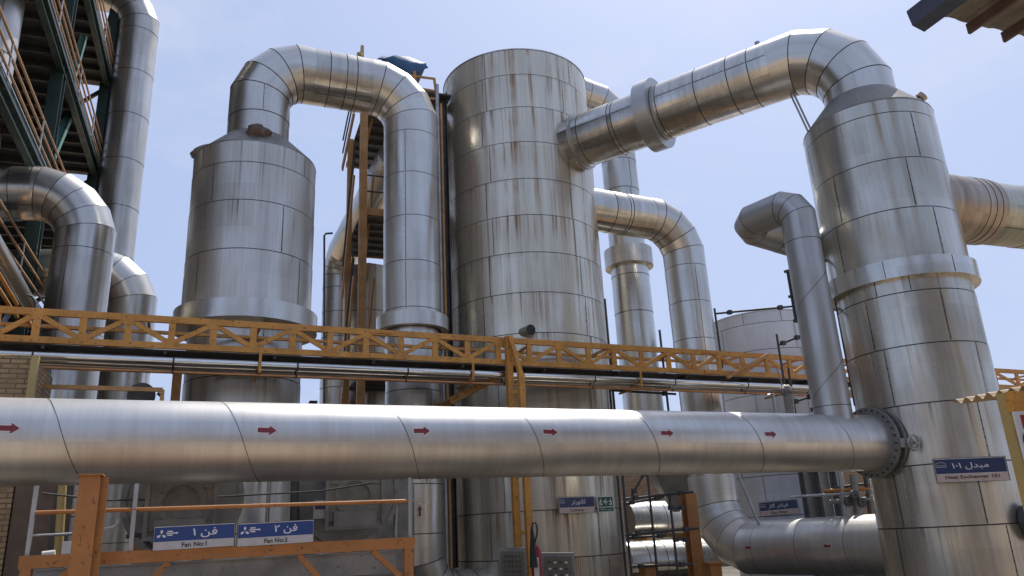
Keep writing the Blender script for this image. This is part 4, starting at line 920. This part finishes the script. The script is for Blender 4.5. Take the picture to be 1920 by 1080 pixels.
for (y0, y1, i) in ((318, 212, 0), (560, 330, 1), (760, 520, 2)):
    for o, mt, r in ((0, M_STRY, .05), (.55, M_STRY, .05)):
        a_, b_ = at(654, y0, 22.2)-U_*.05*0, at(677, y1, 20.3)
        m_ = MB(); m_.bar(a_+U_*(o-.2), b_+U_*(o-.2), .05, .2); t.part('stringer', m_, mt)
    for hh_ in (.55, 1.0):
        a_, b_ = at(654, y0, 22.2), at(677, y1, 20.3); m_ = MB(); m_.tube([a_-U_*.2+Z_*hh_, b_-U_*.2+Z_*hh_], .024, 8); t.part('stair_rail', m_, M_DARK)
# blue tarpaulin and bits on its top
dT = 18.9
P2 = lambda x, y, d=dT: at(x, y, d)
top_pts = [(711,110),(716,108),(745,107),(770,112),(797,122),(799,127)]; mid_pts = [(712,114),(722,120),(745,128),(768,134),(790,132),(799,125)]
rows = []
for k, (dd_, dy) in enumerate(((0,0),(.5,-5),(1.0,-6),(1.5,-3),(1.6,6))): rows.append([at(x, y+dy*.3, dT+dd_) + Z_*random.uniform(-.07,.09)+U_*random.uniform(-.08,.08) for x, y in top_pts])
m_ = MB(); low = [at(x, y, dT) for x, y in ((716,113),(728,122),(745,131),(765,138),(780,137),(796,130))]; midr = [(a*.5+b*.5)+W_*(-.10+random.uniform(-.10,.10)) for a, b in zip(rows[0], low)]
m_.grid([low, midr]+rows, 0, True); bk = [p+W_*1.2 for p in low]; m_.grid([bk, low], 0, True)
single('blue_tarpaulin', 'crumpled blue tarpaulin bundled on top between looped duct and central tank', 'tarpaulin', m_, [M_BLUE])
m_ = MB(); m_.bar(at(679, 118, 19.6), at(679, 87, 19.6), .13, .08, U_); m_.tube([at(675, 106, 19.4), at(674, 100, 19.4)], .08, 12); single('post_stub', 'short yellow post end poking above the looped duct', 'post', m_, [M_CREAM])
t = Thing('small_platform', 'small brown railed platform tucked between looped duct and central tank', 'platform', at(800, 185, 18.6))
for pts in ([(762,141),(816,148)], [(786,166),(817,171)], [(800,184),(822,186)]):
    m_ = MB(); m_.bar(at(*pts[0], 18.6), at(*pts[1], 18.6), .05, .05); t.part('rail', m_, M_STRY)
for pts in ([(814,147),(819,182)], [(777,134),(779,160)]):
    m_ = MB(); m_.bar(at(*pts[0], 18.6), at(*pts[1], 18.6), .06, .06, U_); t.part('upright', m_, M_STRY)
m_ = MB(); c = at(806, 190, 19.0); m_.box(c, 1.0, .9, .05); t.part('deck', m_, M_DARK)
# poles up the tank side
pp = at(829, 300, 18.2)
for off, r, mt, zt__, nm, lab in ((0, .035, M_STRY, at(829,195,18.2).z, 'riser_pipe', 'thin brown pipe running up the left side of the central tank'), (-.10, .05, M_GALV, at(823,160,18.2).z, 'conduit', 'thin grey conduit running up the left side of the central tank')):
    m_ = MB(); q = pp+U_*off; m_.tube([V((q.x,q.y,0)), V((q.x,q.y,zt__))], r, 10); single(nm, lab, 'pipe', m_, [mt])
m_ = MB(); q = at(832, 400, 18.9); m_.chan(V((q.x,q.y,0)), V((q.x,q.y,at(826,175,18.9).z)), .26, .26, .02, U_); single('dark_stanchion', 'dark steel stanchion in the gap between looped duct and central tank', 'column', m_, [M_DARK])
# ---- riser and duct behind the stair tower
rx, RR = axis_at(603, 642, 640, 27.0); rx2 = at(633, 640, 27.0); rx2.z = 0; RR = .56
zq = at(630, 487, 27).z; rc = V((rx2.x, rx2.y, zq)); ro = atz(712, 352, zq+.9); ro = rc+(ro-rc)*1.35
t = Thing('rear_duct', 'silver duct rising then slanting up behind the brown stair tower', 'duct', rx2)
br = bend(rx2, rc, ro, 1.0, 4); m_ = MB(); duct(m_, [rx2]+br+[ro], RR, sp=.9, lthetas=[.2], lip=.012); t.part('duct_shell', m_, [M_DUCTV, M_SEAM])
m_ = MB(); m_.tube([at(x, y, 25.0) for x, y in ((608,760),(608,442),(611,438),(624,437))], .035, 8); single('hooked_pole', 'thin black pole with hooked top beside the left vessel', 'pole', m_, [M_DARK])
ob = at(690, 600, 22.6); ob.z = 0
t = Thing('box_riser', 'square silver clad riser with cut corners inside the stair tower', 'duct', ob)
m_ = MB(); duct(m_, [ob, V((ob.x,ob.y,at(690,498,22.2).z))], .66, n=8, seams=[1.5,2.7,3.9,at(690,580,22).z], lthetas=[.3]); 
t.part('casing', m_, [M_ALU, M_SEAM]); 
# second riser pair low between the vessel and the stair tower
for px, lab in ((590, 'left plain silver riser in the gap right of the left vessel'), (622, 'right plain silver riser in the gap right of the left vessel')): pass
m_ = MB(); c = at(588, 720, 20.5); m_.chan(V((c.x,c.y,0)), V((c.x,c.y,5.2)), .2, .2, .02, W_); single('grey_column', 'grey steel column right of the left vessel under the truss', 'column', m_, [M_DARK])
m_ = MB(); c = at(331, 720, 16.0); m_.chan(V((c.x,c.y,0)), V((c.x,c.y,5.0)), .16, .16, .02, W_); single('brown_column', 'narrow brown column at the left side of the left vessel under the truss', 'column', m_, [M_STRY])
# ---- scaffolding
def scaffold(name, label, poles, d, r=.028):
    t = Thing(name, label, 'scaffold', V((*at(*poles[0][0], d).xy, 0)))
    for p in poles:
        dd_ = p[2] if len(p) > 2 else d; a_, b_ = at(*p[0], dd_), at(*p[1], dd_)
        if abs(p[0][0]-p[1][0]) < 22 and abs(p[0][1]-p[1][1]) > 40: m_x, m_y = (a_.x+b_.x)/2, (a_.y+b_.y)/2; a_ = V((m_x,m_y,a_.z)); b_ = V((m_x,m_y,b_.z))
        m_ = MB(); m_.tube([a_, b_], r, 8); t.part('tube', m_, M_DARK)
        for f in (.18, .82):
            if abs(p[0][1]-p[1][1]) < 60: c = a_+(b_-a_)*f; m_ = MB(); m_.box(c, .10, .10, .10); t.part('coupler', m_, M_DARK)
scaffold('scaffold', 'black tube scaffold between the central tank and the bent duct', [((1137,560),(1152,800)), ((1243,618),(1250,800)), ((1156,724),(1162,1100),19.2), ((1168,880),(1184,1100)), ((1216,880),(1232,1100)), ((1258,925),(1270,1100)),
    ((1146,732),(1268,739)), ((1168,936),(1300,922)), ((1172,945),(1245,931),19), ((1172,1003),(1310,990)), ((1176,1008),(1250,1004),19), ((1180,1062),(1300,1058)), ((1252,952),(1284,952)), ((1262,1012),(1290,1012)), ((1184,930),(1212,880))], 18.6)
scaffold('scaffold', 'black tube scaffold in front of the distant pale tank', [((1341,578),(1353,690)), ((1342,588),(1490,574)), ((1463,626),(1470,760)), ((1461,646),(1502,630)), ((1484,755),(1526,742)), ((1482,690),(1490,790)), ((1520,735),(1527,775))], 19.5)
t = Thing('caged_ladder', 'dark ladder brackets seen in the gap between branch duct and right column', 'ladder', V((*at(1500, 560, 16.5).xy, 0)))
for pts in ([(1470,508),(1500,604)], [(1482,505),(1508,600)], [(1535,420),(1610,760)], [(1545,418),(1622,770)]):
    a_, b_ = at(*pts[0], 16.4), at(*pts[1], 16.4); a_.x = b_.x = (a_.x+b_.x)/2; a_.y = b_.y = (a_.y+b_.y)/2; m_ = MB(); m_.bar(a_, b_, .05, .04, W_); t.part('stile', m_, M_DARK)
for x, y in ((1470,508),(1478,555),(1487,600)):
    m_ = MB(); m_.bar(at(x, y+2, 16.4), at(x+78, y-20, 16.4), .05, .05); t.part('bracket', m_, M_DARK)
for k in range(12):
    x, y = 1538+k*7.0, 430+k*29; m_ = MB(); m_.bar(at(x, y, 16.4), at(x+13, y-3, 16.4), .03, .03); t.part('rung', m_, M_STRY if k % 3 == 0 else M_GALV)
m_ = lump(at(1474, 733, 17.5), .14, .12, seed=5); m_.tube([at(1477, 738, 17.5), at(1482, 775, 17.5), at(1484, 800, 17.5)], [.11,.10,.11], 10); m_.tube([at(1468, 728, 17.5), at(1460, 700, 17.5), at(1456, 690, 17.5)], .015, 6)
single('wrapped_pipe_end', 'lumpy foil wrapped pipe end sticking up behind the pipeline', 'pipe', m_, [paint('foil_wrap', (.42,.40,.37), .4, .6, .5, scale=14, bump=.9)])
m_ = MB(); m_.tube([at(x, y, 18.4) for x, y in ((1440,741),(1449,738),(1454,775))], .03, 8); single('small_tap_pipe', 'small bent grey pipe just left of the wrapped pipe end', 'pipe', m_, [M_GALV])
# ---- stuff low on the right
for i, (y, d, lab) in enumerate(((975, 27.0, 'upper of two far horizontal silver vessels behind the scaffold'), (1052, 25.0, 'lower of two far horizontal silver vessels behind the scaffold'))):
    c = at(1232, y, d); r = .60; m_ = MB(); duct(m_, [c-U_*1.15, c+U_*1.6], r, seams=[.6,1.2,1.9], lthetas=[.5])
    t = Thing('drum', lab, 'vessel', V((c.x, c.y, 0)), 'horizontal vessels behind the scaffold'); t.part('shell', m_, [M_DUCT, M_SEAM])
    for o in (-.6, .9):
        m_ = MB(); m_.box(V(((c+U_*o).x, (c+U_*o).y, c.z/2)), .15, .8, c.z if i else c.z); t.part('saddle', m_, M_STRY)
t = Thing('orange_post', 'orange steel post between the scaffold and the bent duct', 'post', V((*at(1300, 1000, 19.8).xy, 0)))
c = at(1298, 1000, 19.8); m_ = MB(); m_.chan(V((c.x,c.y,0)), V((c.x,c.y,at(1288,925,19.8).z)), .30, .26, .03, W_); t.part('post_section', m_, M_ORG)
for px, py, lab in ((1215, 1075, 'orange block at the scaffold foot, left of the orange post'), (1335, 1062, 'orange block right of the orange post under the bent duct')):
    m_ = MB(); c = at(px, py, 19.2); m_.box(V((c.x,c.y,.40)), .30, .30, .8); m_.box(V((c.x,c.y,.82)), .38, .38, .04); single('orange_block', lab, 'pedestal', m_, [M_ORG], 'orange blocks at ground level')
m_ = MB(); c = at(1262, 905, 24.5); hz = c.z
rows = [[c+V((math.cos(q)*r_, math.sin(q)*r_, z_)) for q in (math.pi/4+math.pi/2*k for k in range(4))] for z_, r_ in ((-.85,.12),(.35,1.0),(1.0,1.0))]
m_.grid(rows, 0, False, True); m_.face(rows[-1]); single('grey_hopper', 'dark grey funnel shaped hopper under the pipeline behind the scaffold', 'hopper', m_, [M_MID])
m_ = MB(); m_.tube([at(1384, 890, 19.3), at(1424, 985, 19.3)], .03, 8); single('slanting_bar', 'pale slanting bar between the bent duct and the Gas Filter sign', 'bar', m_, [M_GALV])
t = Thing('pipe_rack', 'cluttered rack with an orange line beside the right column, under the pipeline', 'pipe rack', V((*at(1600, 920, 20).xy, 0)))
for (p, q, r, mt) in (((1545,921),(1660,915),.05,M_ORG), ((1480,932),(1640,922),.035,M_GALV), ((1556,941),(1650,934),.05,M_MID), ((1575,885),(1585,965),.06,M_GALV), ((1600,890),(1608,965),.09,M_MID), ((1622,890),(1632,965),.05,M_DARK), ((1590,950),(1606,915),.04,M_STRY), ((1564,915),(1640,905),.03,M_DARK)):
    m_ = MB(); m_.tube([at(*p, 19.6), at(*q, 19.6)], r, 10); t.part('line', m_, mt)
for p in ((1592,940),(1604,928),(1618,942)):
    m_ = MB(); disc(m_, at(*p, 19.3), W_, .02, .11, .06, 16); t.part('valve', m_, M_DARK)
for px, w_ in ((1540,.30),(1572,.26),(1512,.22)):
    c = at(px, 915, 22.0); m_ = MB(); m_.chan(V((c.x,c.y,0)), V((c.x,c.y,4.2)), w_, w_, .02, W_)
    single('grey_stanchion', {1540:'middle grey stanchion in front of the distant pale tank, under the pipeline',1572:'grey stanchion nearest the right column, under the pipeline',1512:'grey stanchion nearest the Gas Filter sign'}[px], 'column', m_, [M_MID], 'stanchions before the distant tank')
# ---- walls
def wall(name, label, p, q, h, th, mat, cat='wall'):
    p, q = V(p), V(q); d = (q-p); L = d.length; d.normalize(); n_ = Z_.cross(d)
    m_ = MB(); m_.box((p+q)/2+Z_*(h/2), L, th, h, (d, n_, Z_)); single(name, label, cat, m_, [mat])
wall('yard_wall', 'long brown brick wall closing the yard behind the tanks', uw(31, -34, 0), uw(31, 60, 0), 4.9, .3, brick('wall_brick', (.40,.27,.16), (.30,.19,.11), (.10,.07,.05)))
lc = at(13, 1000, 13.4); lc.z = 0; lh = at(20, 672, 13.6).z
t = Thing('brick_house', 'buff brick building at the left edge below the truss', 'building', lc)
m_ = MB(); m_.box(lc-U_*3+W_*.8+Z_*(lh/2), 6, 1.6, lh); t.part('wall', m_, M_BRICKY)
m_ = MB(); m_.bar(lc+U_*.05-W_*.05+Z_*3.3, lc+U_*.05-W_*.05+Z_*lh, .10, .10, U_); t.part('corner_post', m_, M_CREAM)
m_ = MB(); m_.box(lc+U_*.27+W_*.82+Z_*1.4, .5, 1.6, 2.8); t.part('side_buttress', m_, paint('brown_render', (.15,.105,.075), .85, 0, .3))
m_ = MB(); a_, b_ = atw(-20, 722, 14.0), atw(305, 731, 14.0); m_.bar(a_, b_, .05, .07); m_.bar(b_, b_-Z_*1.0, .06, .06, U_); single('brown_beam', 'thin brown beam with a downturned end just above the pipeline at left', 'beam', m_, [M_STRY])
m_ = MB(); c = at(265, 742, 14.4); disc(m_, c, (CAM-c).normalized(), 0, .22, .16, 24); m_.tube([c+U_*.25+Z_*.05, c+U_*.33-Z_*.02, c+U_*.34-Z_*.3], .03, 8); single('black_lamp_housing', 'black round fitting hanging below the brown beam at left', 'fitting', m_, [M_DARK])
# ---- corrugated shelter at the right edge
rc0 = at(1787, 754, 9.6); zr0 = rc0.z
t = Thing('shelter', 'small shelter with wavy corrugated roof and yellow post at the right edge', 'shelter', V((rc0.x, rc0.y, 0)))
N_ = 170; dirn = (-W_).normalized(); rowsA, rowsB = [], []
for k in range(N_):
    o = k*.02; wv = .028*math.sin(2*math.pi*o/.13); rowsA.append(rc0+dirn*o+Z_*wv); rowsB.append(rc0+dirn*o+Z_*(wv+.25)+U_*2.6)
m_ = MB(); m_.grid([rowsA, rowsB], 0, True); m_.grid([[p-Z_*.008 for p in rowsB], [p-Z_*.008 for p in rowsA]], 0, True); m_.grid([[p-Z_*.008 for p in rowsA], rowsA], 0, True); t.part('roof_sheet', m_, M_ROOFY)
pA = at(1888, 760, 8.9); m_ = MB(); m_.bar(V((pA.x,pA.y,0)), V((pA.x,pA.y,zr0-.06)), .105, .105, U_); t.part('post', m_, M_CREAM)
for y_ in (744, 762):
    m_ = MB(); a_ = at(1893, y_, 8.8); m_.bar(a_, a_+U_*2.2, .08, .10); t.part('cross_beam', m_, M_YEL)
for o_, b_ in ((0, 2.45), (3.1, 0.05), (3.1, 2.45)):
    m_ = MB(); c = V((pA.x,pA.y,0))+dirn*o_+U_*b_; m_.bar(c, V((c.x,c.y,zr0-.06+b_*.09)), .105, .105, U_); t.part('post', m_, M_CREAM)
t = Thing('notice_board', 'white notice board with red heading cut by the right edge', 'sign', at(1902, 870, 8.6))
n_b = (-U_*.25-W_).normalized(); axb = Z_.cross(n_b).normalized(); cb = at(1899, 772, 8.6)
m_ = MB(); m_.box(cb+axb*.35-Z_*.42, .70, .03, .84, (axb, n_b, Z_)); t.part('board', m_, M_SIGNW)
m_ = MB(); m_.box(cb+axb*.36-Z_*.10+n_b*.018, .62, .008, .13, (axb, n_b, Z_)); t.part('heading', m_, M_RED)
m_ = MB(); disc(m_, cb+axb*.11-Z_*.27+n_b*.018, n_b, .075, .095, .006, 24); m_.box(cb+axb*.11-Z_*.27+n_b*.02, .05, .006, .06, (axb, n_b, Z_)); t.part('round_symbol', m_, M_SIGNN)
m_ = MB(); m_.box(cb+axb*.36-Z_*.60+n_b*.018, .62, .006, .38, (axb, n_b, Z_)); t.part('lower_panel', m_, M_SIGNP)
# ---- canopy overhead at upper right, running back over the camera
z_c = 7.0; E0 = atz(1760, 38, z_c)
t = Thing('canopy', 'corrugated roof canopy with gutter jutting in at the upper right corner', 'canopy', V((E0.x, E0.y, 0)))
LN = 16.0; dn = -W_
m_ = MB(); A_, B_ = [], []
for k in range(90):
    o = k*.09; wv = .02 if (k//2) % 2 else 0; A_.append(E0+U_*o+Z_*(wv+.06)); B_.append(E0+U_*o+Z_*(wv+.06)+dn*LN)
m_.grid([A_, B_], 0, False); m_.grid([[p+Z_*.01 for p in B_], [p+Z_*.01 for p in A_]], 0, False); t.part('roof_sheet', m_, M_ROOF)
g0 = atz(1700, 24, z_c+.18); prof = [(0,0),(.04,-.17),(.21,-.22),(.36,-.05)]; prof = [g0+U_*x+Z_*y for x, y in prof]
m_ = MB(); m_.grid([prof, [p+dn*LN for p in prof]], 0, False); pr2 = [p+Z_*.02 for p in prof]; m_.grid([[p+dn*LN for p in pr2], pr2], 0, False); t.part('gutter', m_, M_CANB)
for px in (1834, 1925, 2030):
    c = atz(px, 50, z_c-.08); c.z = z_c-.02; c = E0+U_*((c-E0).dot(U_))+Z_*(-.03); m_ = MB(); m_.bar(c, c+dn*LN, .04, .13); t.part('purlin', m_, M_CANR)
for o in (5.0, 15.0):
    for b in (.4, 7.6):
        m_ = MB(); c = E0+dn*o+U_*b; 
        if o > 10: m_.bar(V((c.x,c.y,0)), V((c.x,c.y,z_c-.2)), .25, .25, U_); t.part('post', m_, M_CANB)
# ---- unseen blocks behind the camera, added to put dark bands into the reflections
M_WS = paint('buff_block_render', (.42,.36,.28), .8, 0, .3)
for (b, w_, h, a, mt, lab) in ((-17, 8, 9, -16, M_WS, 'unseen buff block added behind the viewer at far left for reflections'), (-5.5, 5, 21, -24, M_MID, 'unseen tall dark grey block added behind the viewer for reflections'),
        (3.5, 7, 7, -15, M_BRICKB, 'unseen low brown brick block added behind the viewer for reflections'), (12.5, 4, 24, -22, M_DARK, 'unseen tallest dark block added behind the viewer at right for reflections'), (22, 8, 8, -14, M_WS, 'unseen buff block added behind the viewer at far right for reflections')):
    wall('reflection_block', lab, uw(a, b-w_/2, 0), uw(a, b+w_/2, 0), h, 4.0, mt, 'building')
